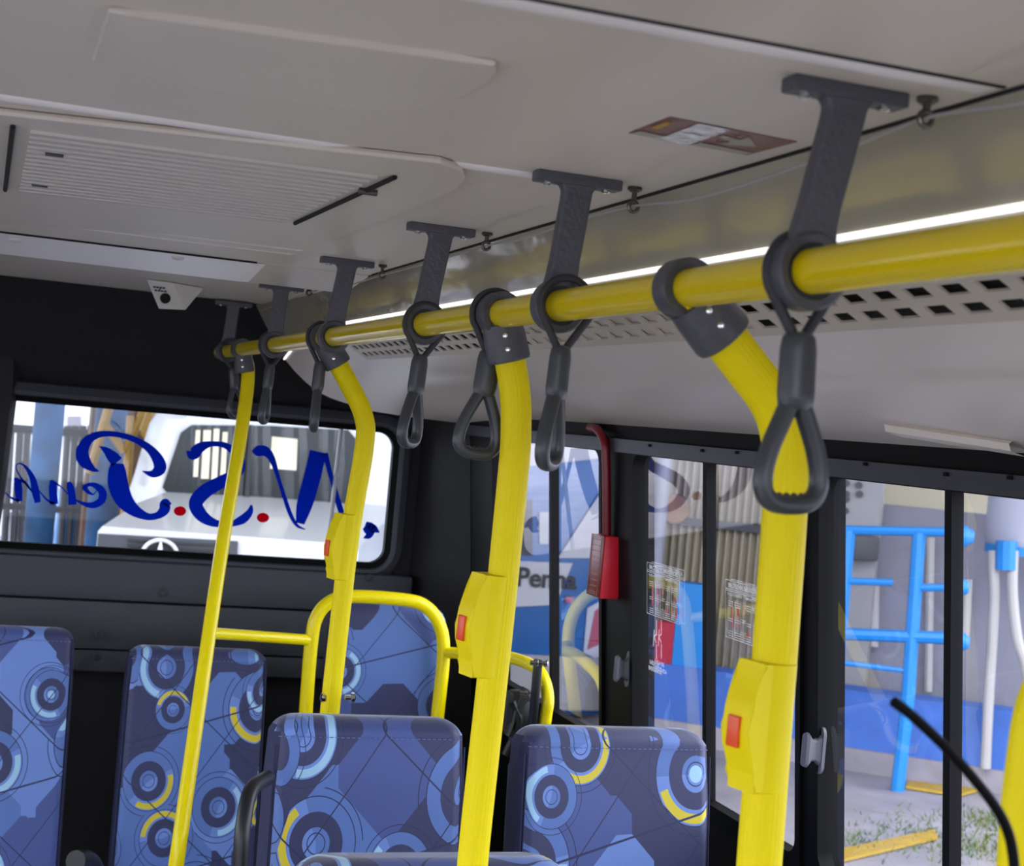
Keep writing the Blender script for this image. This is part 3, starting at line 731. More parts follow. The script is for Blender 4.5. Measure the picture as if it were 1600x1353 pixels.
pole('ribbed yellow pole that bends near the top, with a button box, beside the mirrored lettering', [(505, 530), (545, 600), (568, 650), (569, 700), (545, 850), (515, 1115), (509, 1180)], .0195, 1, 1, ((545, 803), (532, 905)), YBp)
pole('ribbed yellow pole with button box between the two front seats', [(783, 500), (803, 600), (806, 680), (800, 760), (776, 1000), (738, 1353)], .0200, 1, 1, ((772, 897), (752, 1056)), YCp, bend_foot=.42)
pole('ribbed yellow pole with sharp top bend and button box, nearest and thickest, on the right', [(1070, 452), (1160, 565), (1212, 640), (1228, 720), (1226, 800), (1210, 1030), (1186, 1353)], .0216, 1, 1, ((1206, 1032), (1188, 1232)), YD)
# grab handles
def handle(label, px, ylen_px, rot, tilt, dy=.0, scale=1.0, ctop=None):
    y = railY(px)+dy; root = thing('hanging_strap', label, 'hanging strap', (XR, y, ZR), 'hanging straps on the yellow rail', world=False)
    # strap loop in XZ plane
    r0 = RR+.0125; pts = []; drop = .053
    for k in range(17):
        a = R(-40+260*k/16); pts.append(Vector((r0*math.cos(a)*1.0, 0, r0*math.sin(a)*1.0)))
    tx = -math.sin(R(tilt))*drop
    pts = [Vector((tx+.003, 0, -drop))] + pts + [Vector((tx-.003, 0, -drop))]
    b = MB(); b.tube(pts, .0046, 10, smooth=3); b.build('strap', 'strap', root)
    # swivelling body
    body = bpy.data.objects.new('handle_loop', None)
    q = Matrix.Rotation(R(tilt), 4, 'Y') @ Matrix.Rotation(R(rot), 4, 'Z')
    T = Matrix.Translation(Vector((tx, 0, -drop+.003))) @ q
    b = MB(); prof_ = [(.004, .004), (.011, .0025), (.0140, -.001), (.0155, -.010), (.0160, -.045), (.0150, -.054), (.012, -.058)]
    b.lathe(prof_, (0, 0, 0), (0, 0, 1), 28)
    for v in b.bm.verts: v.co = T @ Vector((v.co.x, v.co.y*.78, v.co.z))
    b.build('grip_sleeve', 'grey_handle', root)
    b = MB(); W_ = .0275
    outl = [(-.004, -.050), (-.0115, -.066), (-.0210, -.088), (-.0262, -.108), (-.0252, -.123), (-.0165, -.1315), (0, -.1335), (.0165, -.1315), (.0252, -.123), (.0262, -.108), (.0210, -.088), (.0115, -.066), (.004, -.050)]
    b.tube([Vector((x, 0, z)) for x, z in outl], .0078, 14, smooth=5)
    for v in b.bm.verts: v.co = T @ Vector((v.co.x, v.co.y*1.12, v.co.z))
    hl = b.build('hand_loop', 'grey_handle', root)
    b = MB()
    for k in range(4):
        b.lathe([(.0001, -.003), (.002, -.002), (.0028, 0), (.002, .002), (.0001, .003)], (-.0105+.007*k, 0, -.1262), (1, 0, 0), 8)
    for v in b.bm.verts: v.co = T @ v.co
    o = b.build('finger_ridge', 'grey_handle', None); o.parent = hl
    root.scale = (scale,)*3
    return root
handle('dark grey teardrop hanging strap, largest and nearest, in front of the right pole', 1250, 0, 6, -2.2, -.004, 1.02)
handle('grey hanging strap seen nearly edge-on under the second nearest bracket', 880, 0, 52, 1.5, -.010)
handle('teardrop hanging strap seen face-on just left of the middle pole', 781, 0, 5, 3.0, .0195)
handle('grey hanging strap turned half sideways under the third nearest bracket', 663, 0, 50, 3, -.004)
handle('grey hanging strap seen edge-on just left of the bent rear pole', 500, 0, 82, 1, -.030)
handle('small hanging strap right beside the leftmost slender pole', 424, 0, 68, 2, -.02)
handle('small hanging strap half hidden behind the leftmost slender pole', 366, 0, 30, -10, .05)

# ================================================================== SEATS
def cushion(w_, h_, t_, r_top, recl=0, bulge=.012, n=14, seg=9, wtop=None):
    """upholstered back: front face toward -Y, origin bottom centre"""
    b = MB(); wtop = wtop or w_
    rows_ = []
    NZ = 22
    def half(z):
        base_ = w_/2+(wtop-w_)/2*(z/h_)
        if z > h_-r_top: q = (z-(h_-r_top))/r_top; base_ -= r_top*(1-math.sqrt(max(0, 1-q*q)))*.9
        return base_
    zs = [h_*k/NZ*(1-.0) for k in range(NZ-3)]
    zs += [h_-r_top*(1-math.sin(R(a))) for a in (25, 40, 52, 63, 73, 82, 90)]
    zs = sorted(set(round(z, 5) for z in zs))
    S = []
    for z in zs:
        hw = max(half(z), .004); e = 1.0
        q = max(0, (z-(h_-.045))/.045); th = t_*(1-.55*(1-math.sqrt(max(0, 1-q*q)))) if q > 0 else t_
        fwd = (t_-th)*.75
        sec = []
        rc = min(.028, hw*.5, th*.45)
        for x_, y_ in rrect(-hw, hw, 0, th, rc, 5):
            yy = y_+fwd
            if y_ < th*.5: yy -= bulge*(1-(x_/hw)**4)*max(0, 1-q*q) if z > .02 else 0
            sec.append(Vector((x_, yy, z)))
        S.append(sec)
    b.loft(S, closed=True, cap=True)
    return b
def make_seat(label, X, Y, ztop, wd=.37, th=.10, group=None, recl=8, seat_h=.46, flat=False, back_h=.72, dark_side=True):
    root = bpy.data.objects.new('bus_seat', None); sc.collection.objects.link(root); root.empty_display_size = .1
    root.location = (X, Y, 0); tag(root, label, 'bus seat', group)
    def put(b, name, m_, par=root, rot=0, loc=(0, 0, 0)):
        for v in b.bm.verts:
            v.co = Matrix.Rotation(R(-rot), 4, 'X') @ v.co + Vector(loc)
        o = b.build(name, m_, par); return o
    z0 = ztop-back_h
    side_on = dark_side
    # reclined about the top front edge so the front-top stays at Y
    sh = math.tan(R(recl))*back_h
    loc = (0, -sh, z0)
    b = cushion(wd, back_h, th, .05 if not flat else .07, bulge=.010 if not flat else .004, wtop=wd*.97)
    back = put(b, 'backrest', 'moquette', rot=recl, loc=loc)
    back.data.materials.append(M['seat_side'])
    for p_ in back.data.polygons:
        if abs(p_.normal.x) > .75 and p_.center.z < z0+back_h-.03: p_.material_index = 1
    if not flat:
        # stitched seam
        for hgt in (back_h-.036, back_h*.60):
            b = MB(); hw = wd*.97/2-.010
            n_ = 34
            for k in range(n_):
                xa = -hw+2*hw*k/n_; xb_ = xa+2*hw/n_*.6
                def yy(x): return -.0105*(1-(x/(hw+.012))**4)-.0008
                if abs(hgt-(back_h-.036)) < .001: f = .0075
                else: f = 0
                b.tube([Vector((xa, yy(xa)+f*.2, hgt)), Vector((xb_, yy(xb_)+f*.2, hgt))], .0009, 5, smooth=1)
            if hgt > back_h*.7: put(b, 'stitching', 'thread', back, rot=recl, loc=loc)
            else: b.bm.free()
        for sx_ in (-1, 1):
            b = MB(); hw = wd/2-.006
            b.tube([Vector((sx_*hw*(1-.03*z/back_h), .004, z)) for z in [back_h*k/10 for k in range(1, 10)] + [back_h-.05]], .0016, 6, smooth=1)
            put(b, 'piping', 'seat_side', back, rot=recl, loc=loc)
    # rear shell
    b = MB(); S = []
    for z, hw in ((.02, wd/2-.012), (back_h*.5, wd/2-.012), (back_h-.08, wd/2-.016), (back_h-.045, wd/2-.04)):
        S.append([Vector((x_, y_+th-.012, z)) for x_, y_ in rrect(-hw, hw, 0, .03, .012, 4)])
    b.loft(S, closed=True, cap=True); put(b, 'back_shell', 'seat_plastic', rot=recl, loc=loc)
    # seat cushion
    b = MB(); b.box((0, -sh-.19, seat_h-.05), (wd*1.04, .44, .10), .03, seg=4); b.build('seat_cushion', 'moquette', root)
    b = MB(); b.box((0, -sh-.17, seat_h-.115), (wd*.96, .40, .03), .006); b.build('seat_pan', 'seat_plastic', root)
    for sx_ in (-1, 1):
        b = MB(); x_ = sx_*wd*.36
        b.tube([Vector((x_, -sh-.34, 0.012)), Vector((x_, -sh-.32, seat_h-.13)), Vector((x_, -sh-.06, seat_h-.13)), Vector((x_, -sh-.02, .012))], .014, 12, smooth=1); b.build('leg', 'seat_plastic', root)
    return root
seatD = make_seat('blue patterned seat in the middle, left one of the front pair', 0.682, 2.66, 1.75-.535, .372, group='front pair of patterned seats')
seatE = make_seat('blue patterned seat by the side window, right one of the front pair', 1.166, 2.66, 1.75-.545, .405, group='front pair of patterned seats')
seatA = make_seat('blue patterned rear seat cut off by the left edge of the picture', .052, 4.20, 1.75-.630, .395, group='rear row patterned seats')
seatB = make_seat('blue patterned rear seat behind the slender yellow pole', .572, 4.20, 1.75-.668, .395, group='rear row patterned seats')
seatF = make_seat('narrow flat patterned seat back inside a yellow tube arch at the rear', 1.105, 4.22, 1.75-.532, .365, .06, group=None, flat=True, recl=3)
seatN = make_seat('nearest patterned seat, only its top edge showing at the bottom', .635, 2.02, 1.75-.603, .42)
# armrests
def armrest(label, pts, r=.014):
    b = MB(); b.tube(pts, r, 14, smooth=8); return tag(b.build('armrest', 'seat_plastic'), label, 'armrest', 'black seat armrests')
armrest('black curved armrest at the left side of the middle seat', [onY(418, 1215, 2.60), onY(392, 1235, 2.50), onY(380, 1290, 2.45), onY(376, 1360, 2.44), onY(376, 1430, 2.44)], .013)
armrest('black rounded armrest tip between the two rear seats', [onY(150, 1420, 4.0), onY(148, 1365, 4.0), onY(136, 1345, 3.96), onY(118, 1345, 3.90)], .026)

# ================================================================== YELLOW TUBE ARCH AND SIDE LOOP
YT = 4.17
fr = thing('seat_guard_frame', 'yellow bent tube arch around the narrow rear seat with side bars', 'guard frame', (1.1, YT, 0))
arch = [(462, 1400), (470, 1250), (478, 1110), (487, 1000), (497, 960), (520, 938), (552, 932), (630, 937), (664, 947), (686, 975), (693, 1020), (684, 1115), (670, 1250), (660, 1400)]
A = [onY(x, y, YT) for x, y in arch]; A[0].z = .01; A[-1].z = .01; A[0].x, A[-1].x = A[1].x, A[-2].x
b = MB(); b.tube(A, .0190, 22, smooth=8); b.build('arch_tube', 'yellow', fr)
b = MB(); b.tube([onY(326, 989, YA-.24), onY(400, 994, YA-.07), onY(484, 1000, YT)], .0150, 18, smooth=4); b.build('side_bar', 'yellow', fr)
loop = [onY(695, 1019, YT), onY(760, 1024, 4.0), onY(800, 1028, 3.85), onY(835, 1042, 3.72), onY(850, 1062, 3.64), onY(856, 1092, 3.60), onY(852, 1125, 3.60), onY(840, 1220, 3.60)]
b = MB(); b.tube(loop+[Vector((loop[-1].x, 3.6, .01))], .0160, 18, smooth=6); b.build('side_loop', 'yellow', fr)
p0, p1 = onY(841, 1030, 3.60), onY(832, 1135, 3.60)
b = MB(); b.box((p0+p1)/2, (.016, .03, (p0-p1).length), .003, Matrix.Rotation(math.atan2((p0-p1).x, (p0-p1).z), 3, 'Y')); b.build('stop_plate', 'seat_plastic', fr)
for px, py in ((836, 1036), (851, 1037), (820, 1083)):
    MB().lathe([(.006, -.012), (.006, .0), (.009, .001), (.009, .008), (.004, .010)], onY(px, py, 3.585), (1, -.5, 0), 10).build('bolt', 'chrome', fr)
mech = thing('seat_fold_mechanism', 'dark folding seat mechanism with rods behind the front seats', 'mechanism', onY(808, 1150, 3.7))
b = MB()
for q in (((822, 1075), (806, 1110), (800, 1170)), ((800, 1095), (812, 1130), (790, 1180)), ((795, 1150), (815, 1100), (826, 1090))): b.tube([onY(x, y, 3.7) for x, y in q], .012, 10, smooth=4)
b.build('rod', 'seat_plastic', mech)
MB().box(onY(812, 1115, 3.72), (.07, .06, .12), .012).build('hinge_block', 'seat_plastic', mech)
for px, py in ((548, 1090), (508, 1090)):
    MB().lathe([(.005, -.012), (.005, 0), (.010, .001), (.010, .007), (.004, .010)], onY(px-.0, py, YBp-.006), (1 if px > 530 else -1, 0, 0), 10).build('bolt', 'chrome', bpy.data.objects['support_pole.001'] if False else fr)
# near right post + black cable
r_ = thing('door_post', 'yellow curved post at the lower right edge of the picture', 'post', (onY(1592, 1353, .95).x, .95, 0))
P = [onY(x, y, .95) for x, y in ((1668, 1020), (1640, 1060), (1618, 1120), (1606, 1200), (1596, 1300), (1590, 1400), (1586, 1500))]; P.append(Vector((P[-1].x, .95, .0)))
b = MB(); b.tube(P, .0165, 24, smooth=5); b.build('tube', 'yellow_rib', r_)
P = [onY(x, y, .88) for x, y in ((1396, 1096), (1425, 1118), (1475, 1165), (1520, 1215), (1556, 1262), (1575, 1300), (1584, 1345), (1588, 1420), (1590, 1520))]
P.append(Vector((P[-1].x+.01, .93, P[-1].z-.1)))
b = MB(); b.tube(P, .0038, 12, smooth=6); tag(b.build('flexible_cable', 'rubber'), 'black flexible cable curving up from the lower right corner', 'cable')

# ================================================================== THINGS ON CEILING / PILLARS / GLASS
cm = thing('ceiling_camera', 'small white wedge-shaped housing with a round black lens under the rear ceiling', 'camera', onZ(265, 440, ZC-.01))
A_, B_, C_, D_ = onY(228, 437, 3.96), onY(270, 438, 3.97), onY(290, 485, 3.99), onY(248, 483, 3.98)
zt = ZC-.006; A_.z = max(A_.z, zt); B_.z = zt; A_.z = zt
E_ = onZ(319, 450, zt); G_ = E_+(A_-B_)
b = MB()
vs = [b.bm.verts.new(v) for v in (A_, B_, C_, D_, E_, G_)]
for f in ((0, 1, 2, 3), (1, 4, 2), (0, 3, 5), (3, 2, 4, 5), (0, 5, 4, 1)): b.bm.faces.new([vs[i] for i in f])
bmesh.ops.bevel(b.bm, geom=b.bm.edges[:], offset=.0015, segments=1, affect='EDGES')
b.build('housing', 'white_plastic', cm, angle=20)
nrm = (B_-A_).cross(D_-A_).normalized()
if nrm.y > 0: nrm = -nrm
ctr = (onY(258, 466, 3.975))
MB().lathe([(.0125, -.004), (.0135, .0025), (.011, .0035), (.010, .001)], ctr, nrm, 24).build('lens', 'duct_dark', cm)
b = MB(); up_ = (A_-D_).normalized(); rt_ = (B_-A_).normalized()
for dz in (.028, .019):
    for dx_ in (-.012, -.004, .004, .012): b.box(ctr+up_*dz*1.05+rt_*(dx_+(-.004)), (.006, .004, .004), 0)
b.box(ctr+up_*.0245-rt_*.004, (.003, .004, .008), 0)
b.build('marking', 'dark_metal', cm, smooth=False)
# ceiling sticker
q = [onZ(x, y, ZC-.0008) for x, y in ((982, 208), (1047, 183), (1245, 222), (1166, 243))]
sk = thing('evacuation_sticker', 'maroon ceiling sticker with pale arrow and painted white glare band near the second bracket', 'sticker', (q[0]+q[2])/2)
def sq(u, v, lift=0):
    p = (q[0]*(1-u)+q[3]*u)*(1-v) + (q[1]*(1-u)+q[2]*u)*v; return p-Vector((0, 0, lift))
MB().prism([sq(0, 0), sq(1, 0), sq(1, 1), sq(0, 1)], (0, 0, .0006)).build('base', 'maroon', sk, smooth=False)
def spoly(uv, m_, name, lift=.0006):
    b = MB(); b.poly([sq(u, v, lift) for u, v in uv]); b.build(name, m_, sk, smooth=False)
spoly(((.24, 0), (.50, 0), (.47, 1), (.22, 1)), 'glare_white', 'glare_band')  # white band paints the glare on the glossy sticker
spoly(((.02, .05), (.24, .03), (.24, .2), (.02, .22)), 'pale_print', 'print_strip'); spoly(((.52, .03), (.97, .03), (.97, .2), (.52, .22)), 'pale_print', 'print_strip')
spoly(((.03, .45), (.10, .42), (.09, .8), (.03, .82)), 'gold_print', 'gold_print')
spoly(((.52, .72), (.68, .66), (.66, .88), (.88, .5), (.64, .30), (.66, .50), (.52, .60)), 'pale_print', 'arrow')
# emergency hammer box with red hose
p = onW(957, 887, .02)
hb = thing('emergency_hammer_case', 'bright red emergency case on the black pillar between side windows', 'hammer case', p)
hc_ = (onW(942, 890, .03)); YH = 3.30
c1, c2 = onY(941, 840, YH-.0), onY(970, 840, YH); z_t, z_b = onY(955, 838, YH).z, onY(955, 936, YH).z
wX0, wX1 = onY(941, 887, YH).x, onY(970, 887, YH).x
b = MB(); b.box(((wX0+wX1)/2, YH+.03, (z_t+z_b)/2), (wX1-wX0, .07, z_t-z_b), .004); b.build('case', 'red', hb)
Xs = wX0
# side label plate facing the aisle
e0, e1 = onX(941, 840, Xs).y, onX(925, 840, Xs).y
b = MB(); b.box((Xs-.001, (YH-.003+max(e1, YH+.08))/2, (z_t+z_b)/2), (.003, max(e1, YH+.08)-YH, z_t-z_b-.002), .001); b.build('side_label', 'red_dark', hb)
b = MB(); yy0, yy1 = YH+.012, max(e1, YH+.08)-.010
for zz in [z_b+.012+(z_t-z_b-.024)*k/9 for k in range(10)]:
    b.box((Xs-.003, (yy0+yy1)/2, zz), (.0006, (yy1-yy0)*.7, .0022))
for yy in (yy0, yy1): b.box((Xs-.003, yy, (z_t+z_b)/2), (.0006, .0016, z_t-z_b-.014))
for zz in (z_b+.007, z_t-.007): b.box((Xs-.003, (yy0+yy1)/2, zz), (.0006, yy1-yy0, .0016))
b.build('label_print', 'dim_line', hb, smooth=False)
b = MB(); b.tube([onW(922, 668, .012), onW(934, 672, .018), onW(944, 690, .020), onW(947, 720, .018), onW(948, 780, .016), onW(948, 842, .014)], .0105, 12, smooth=6)
tag(b.build('red_hose', 'red_dark'), 'dark red hose curving down the pillar above the emergency case', 'hose')
# emergency stickers on the panes
def win_sticker(root_label, cx_, cy_, W_, H_, arrow):
    o0 = onW(cx_, cy_, -.006); st_ = thing('window_sticker', root_label, 'sticker', o0, 'emergency instruction stickers')
    ex = Vector((0, -1, 0)); ey = Vector((-WB, 0, 1)).normalized()
    def at(u, v): return o0+ex*u+ey*v
    b = MB()
    def line(u0, v0, u1, v1, t=.0008):
        d = Vector((u1-u0, v1-v0)); L_ = d.length; d /= L_; n_ = Vector((-d.y, d.x))*t
        b.poly([at(u0+n_.x, v0+n_.y), at(u0-n_.x, v0-n_.y), at(u1-n_.x, v1-n_.y), at(u1+n_.x, v1+n_.y)])
    for a1 in (((0, 0), (W_, 0)), ((W_, 0), (W_, -H_)), ((W_, -H_), (0, -H_)), ((0, -H_), (0, 0))): line(*a1[0], *a1[1])
    line(0, -H_*.15, W_, -H_*.15); line(0, -H_*.18, W_, -H_*.18)
    line(W_*.5, -H_*.18, W_*.5, -H_, .0004)
    for s_ in (0, 1):
        u0 = W_*(.08+.5*s_); u1 = u0+W_*.34
        for v in (.36, .40, .44, .66, .70, .88, .92, .96): line(u0, -H_*v, u0+W_*.12, -H_*v, .0007); line(u0+W_*.18, -H_*v, u1, -H_*v, .0007)
        line(u0+W_*.12, -H_*.34, u0+W_*.12, -H_*.97, .0006); line(u0+W_*.18, -H_*.34, u0+W_*.18, -H_*.97, .0006)
    b.build('outline', 'sticker_white', st_, smooth=False)
    b = MB(); add_text(b, 'EM CASO DE EMERGÊNCIA', W_*.072, at(W_*.5, -H_*.115), ex, ey, .0004, 'CENTER')
    for k_, tt in enumerate(('PUXE A ALAVANCA', 'EMPURRE O VIDRO')): add_text(b, tt, W_*.045, at(W_*(.25+.5*k_), -H_*.26), ex, ey, .0002, 'CENTER')
    b.build('heading', 'sticker_white', st_, smooth=False)
    b = MB()
    for u, v, hh in ((.15, .40, .42), (.32, .45, .12), (.60, .78, .12), (.84, .52, .10), (.88, .72, .20)):
        b.poly([at(W_*u, -H_*v), at(W_*(u+.05), -H_*v), at(W_*(u+.05), -H_*(v+hh)), at(W_*u, -H_*(v+hh))])
    b.build('red_figure', 'sticker_red', st_, smooth=False)
    if arrow:
        b = MB()
        def bar(u0, v0, u1, v1, t):
            d = Vector((u1-u0, v1-v0)); L_ = d.length; d /= L_; n_ = Vector((-d.y, d.x))*t
            b.poly([at(u0+n_.x, v0+n_.y), at(u0-n_.x, v0-n_.y), at(u1-n_.x, v1-n_.y), at(u1+n_.x, v1+n_.y)])
        um = W_*.30; v0 = -H_-.008
        bar(um, v0, um, v0-.035, .0022); bar(um, v0-.055, um, v0-.088, .0022)
        bar(um-.012, v0-.024, um-.017, v0-.062, .0022); bar(um-.014, v0-.040, um+.001, v0-.032, .0022); bar(um-.014, v0-.040, um+.0, v0-.052, .0022)
        b.build('arrow', 'sticker_white', st_, smooth=False)
        b = MB(); add_text(b, 'SAÍDA DE', .012, at(um-.012, v0-.104), ex, ey, .0006, 'CENTER'); add_text(b, 'EMERGÊNCIA', .012, at(um-.008, v0-.118), ex, ey, .0006, 'CENTER'); b.build('exit_text', 'sticker_white', st_, smooth=False)
pa, pb_ = onW(1011, 878, -.006), onW(1062, 905, -.006)
win_sticker('white-lined emergency sticker with arrow below on the glass beside the red case', 1011, 878, abs(pa.y-pb_.y), .115, True)
pa, pb_ = onW(1134, 905, -.006), onW(1190, 930, -.006)
win_sticker('white-lined emergency sticker half hidden behind the thick right pole', 1134, 905, .155, .115, False)

# ================================================================== OUTSIDE
GZ = 1.75-2.5
gr = MB().box((2, 12, GZ-.05), (90, 90, .1)).build('ground', 'concrete', smooth=False); gr['kind'] = 'structure'
Q0 = onZ(1400, 1214, GZ); DW = Vector((-.79, .613, 0)).normalized(); NW = Vector((DW.y, -DW.x, 0)); 
if NW.dot(Q0-EYE) < 0: NW = -NW
def onP(x, y, off=0.0):
    d = ray(x, y); return EYE + d*((Q0+NW*off-EYE).dot(NW)/d.dot(NW))
def pbox(px0, px1, z0, z1, off0, off1):
    """slab standing on the wall plane between two picture columns"""
    a, c = onP(px0, 900, off0), onP(px1, 900, off0); mb_ = MB(); t = NW*(off1-off0)
    def v(p, z): return Vector((p.x, p.y, z))
    mb_.hexa([v(a, z0), v(c, z0), v(c+t, z0), v(a+t, z0), v(a, z1), v(c, z1), v(c+t, z1), v(a+t, z1)]); return mb_
def P3(x, y, off): return onP(x, y, off)
tag(pbox(960, 1760, GZ, onP(1400, 1088).z, 0, .3).build('low_wall', 'blue_wall', smooth=False), 'low blue painted wall along the yard outside the side windows', 'wall')
b = pbox(962, 1760, GZ, GZ+.18, -.04, -.002); tag(b.build('low_wall_plinth', 'concrete', smooth=False), 'pale worn strip along the foot of the low blue wall', 'plinth')
tag(pbox(1262, 1790, GZ, onP(1500, 800, .7).z, .7, .9).build('yard_wall', 'grey_wall', smooth=False), 'plain grey wall behind the blue ladder frame', 'wall')
b = MB(); a, c = onP(968, 800, 1.0), onP(1262, 800, 1.0); n_ = 170; L0, L1 = [], []
for k in range(n_+1):
    q = a.lerp(c, k/n_)+NW*.05*math.cos(k*2*math.pi/7.0); L0.append(Vector((q.x, q.y, GZ))); L1.append(Vector((q.x, q.y, 4.5)))
b.loft([L0, L1]); tag(b.build('corrugated_cladding', 'corrugated'), 'beige corrugated sheet cladding seen through the middle side window', 'cladding')
zr_ = onP(1050, 812, .93).z; b = pbox(968, 1262, zr_-.035, zr_+.035, .90, .95); tag(b.build('cladding_rail', 'dark_metal', smooth=False), 'dark horizontal rail across the corrugated cladding', 'rail')
b = MB(); p = onP(1040, 700, .80); b.tube([Vector((p.x, p.y, GZ)), Vector((p.x, p.y, 3.6))], .07, 12, smooth=1); tag(b.build('drain_pipe', 'tank'), 'pale blue drain pipe on the corrugated cladding', 'pipe')
p = onP(1056, 795, .88); tag(MB().lathe([(.01, -.05), (.13, -.05), (.13, .05), (.01, .05)], p, NW, 16).build('wall_fitting', 'brick'), 'round orange-brown fitting on the corrugated cladding', 'wall fitting')
tag(pbox(1250, 1800, GZ, 5.0, 2.2, 2.4).build('shed_wall', 'cream_wall', smooth=False), 'cream building behind the grey wall', 'building')
zw_ = onP(1400, 1088).z; tag(pbox(1062, 1110, zw_, onP(1080, 912, .05).z, .03, .27).build('storage_bin', 'blue_steel'), 'bright blue box standing on the low blue wall', 'box')
tag(pbox(1033, 1061, zw_, onP(1048, 973, .05).z, .03, .27).build('red_box', 'crimson'), 'red box standing on the low wall beside the blue box', 'box')
pw = thing('switch_cabinet', 'pale grey cabinet with dark round holes behind the blue ladder', 'cabinet', onP(1320, 1100, .5))
pbox(1262, 1366, GZ+.0, onP(1320, 700, .4).z+.5, .4, .68).build('body', 'panel_grey', pw)
for px, py in ((1300, 757), (1322, 755), (1342, 758), (1305, 770), (1322, 772), (1343, 772), (1322, 780), (1321, 798)):
    MB().lathe([(.01, -.02), (.03, -.02), (.03, .0)], onP(px, py, .39), NW, 12).build('knob', 'dark_metal', pw)
for px, py, w_, h_, m_ in ((1300, 850, .30, .24, 'panel_grey'), (1345, 855, .30, .26, 'dark_metal'), (1293, 872, .16, .2, 'dark_metal')):
    MB().box(onP(px, py, .30), (w_*.8, .2, h_*.8), .02).build('junction_box', m_, pw)
pbox(1270, 1366, onP(1300, 834, .39).z-.02, onP(1300, 834, .39).z+.02, .36, .40).build('ledge', 'dark_metal', pw)
ld = thing('ladder_frame', 'bright blue steel ladder frame with rungs outside the right window', 'ladder', onP(1360, 1170, -.5))
def bar_(px0, py0, px1, py1, w_, name, off=-.5, toground=False):
    p0_, p1_ = onP(px0, py0, off), onP(px1, py1, off); path_ = [p0_, p1_]
    b = MB(); b.tube(path_, w_, 8, smooth=1)
    if toground: b.tube([p1_, Vector((p1_.x-.02, p1_.y, GZ))], w_, 8, smooth=1)
    return b.build(name, 'blue_steel', ld)
bar_(1326, 828, 1303, 1095, .055, 'post', toground=True); bar_(1436, 832, 1418, 1098, .052, 'post', toground=True)
bar_(1320, 828, 1520, 832, .036, 'rung'); bar_(1325, 908, 1395, 910, .028, 'rung'); bar_(1430, 918, 1505, 918, .030, 'rung'); bar_(1310, 990, 1505, 998, .048, 'rung'); bar_(1315, 1035, 1415, 1048, .022, 'rung')
for px, py in ((1505, 838), (1497, 917), (1498, 1002)): MB().lathe([(.04, -.08), (.09, 0), (.04, .08)], onP(px, py, -.5), DW, 12).build('end_cap', 'blue_steel', ld)
cpt = onP(1602, 800, .1); tk = thing('hopper_tank', 'large pale grey cylindrical tank at the right edge outside', 'tank', (cpt.x, cpt.y, GZ))
z_b = onP(1560, 845, .1).z; rad = (onP(1542, 800, .1)-cpt).length
MB().lathe([(rad*.3, z_b-.02), (rad*.96, z_b-.02), (rad, z_b+.02), (rad*.99, z_b+2.4)], (cpt.x, cpt.y, 0), (0, 0, 1), 40).build('drum', 'tank', tk)
MB().lathe([(rad*.97, z_b-.09), (rad*.97, z_b-.02), (rad*.5, z_b-.02), (rad*.5, z_b-.09)], (cpt.x, cpt.y, 0), (0, 0, 1), 40, closed=True).build('base_ring', 'blue_steel', tk)
b = MB(); b.tube([onP(1552, 860, -.15), onP(1553, 950, -.15), onP(1545, 1085, -.15), onP(1540, 1200, -.15)], .04, 10, smooth=5); b.build('down_pipe', 'pipe_white', tk)
b = MB(); b.tube([onP(1583, 860, -.2), onP(1582, 930, -.2), onP(1590, 1000, -.2), onP(1606, 1060, -.2), onP(1612, 1200, -.2)], .04, 10, smooth=5); b.build('down_pipe', 'pipe_white', tk)
b = MB(); b.tube([onP(1573, 845, -.2), onP(1572, 890, -.2)], .08, 10, smooth=1); b.build('outlet', 'blue_steel', tk)
for (a0, a1, r__) in (((1511, 905), (1506, 1000), .045), ((1454, 840), (1450, 1080), .035), ((1366, 915), (1364, 1010), .045)):
    b = MB(); b.tube([onP(*a0, .62), onP(*a1, .62)], r__, 8, smooth=1); tag(b.build('wall_pipe', 'pipe_white'), {1511: 'short white upright pipe beside the tank on the grey wall', 1454: 'thin pale pipe just left of the window bar on the grey wall', 1366: 'white upright pipe between the ladder posts'}[a0[0]], 'pipe')
tag(MB().box((.5, 13.2, 5.2), (19, 16.5, .15)).build('shade_canopy', 'dark_metal', smooth=False), 'flat canopy roof added to shade the truck and the yard, above the picture', 'canopy')  # unseen roof added to keep daylight off the yard
# kerb line and grass
b = MB(); k0 = [onZ(x, y, GZ+.01) for x, y in ((1292, 1335), (1460, 1300), (1465, 1312), (1292, 1353))]
b.prism(k0, (0, 0, .02)); tag(b.build('road_marking', 'road_yellow', smooth=False), 'yellow painted line on the pavement at lower right', 'road marking', 'yellow ground lines')
b = MB(); k0 = [onZ(x, y, GZ+.01) for x, y in ((1420, 1223), (1530, 1236), (1500, 1245), (1415, 1232))]
b.prism(k0, (0, 0, .02)); tag(b.build('road_marking', 'road_yellow', smooth=False), 'faint yellow patch near the foot of the blue wall', 'road marking', 'yellow ground lines')
random.seed(7); b = MB()
for (px, py, nn, sp) in ((1440, 1305, 240, .22), (1550, 1290, 420, .22), (1350, 1318, 200, .18), (1520, 1325, 260, .2)):
    c0 = onZ(px, py, GZ)
    for k in range(nn):
        q0 = c0+Vector((random.gauss(0, sp), random.gauss(0, sp), 0)); q0.z = GZ; hh = random.uniform(.02, .06); dd = Vector((random.uniform(-.05, .05), random.uniform(-.05, .05), hh)); sd_ = Vector((random.uniform(-1, 1), random.uniform(-1, 1), 0)).normalized()*.006
        b.poly([q0-sd_, q0+sd_, q0+dd])
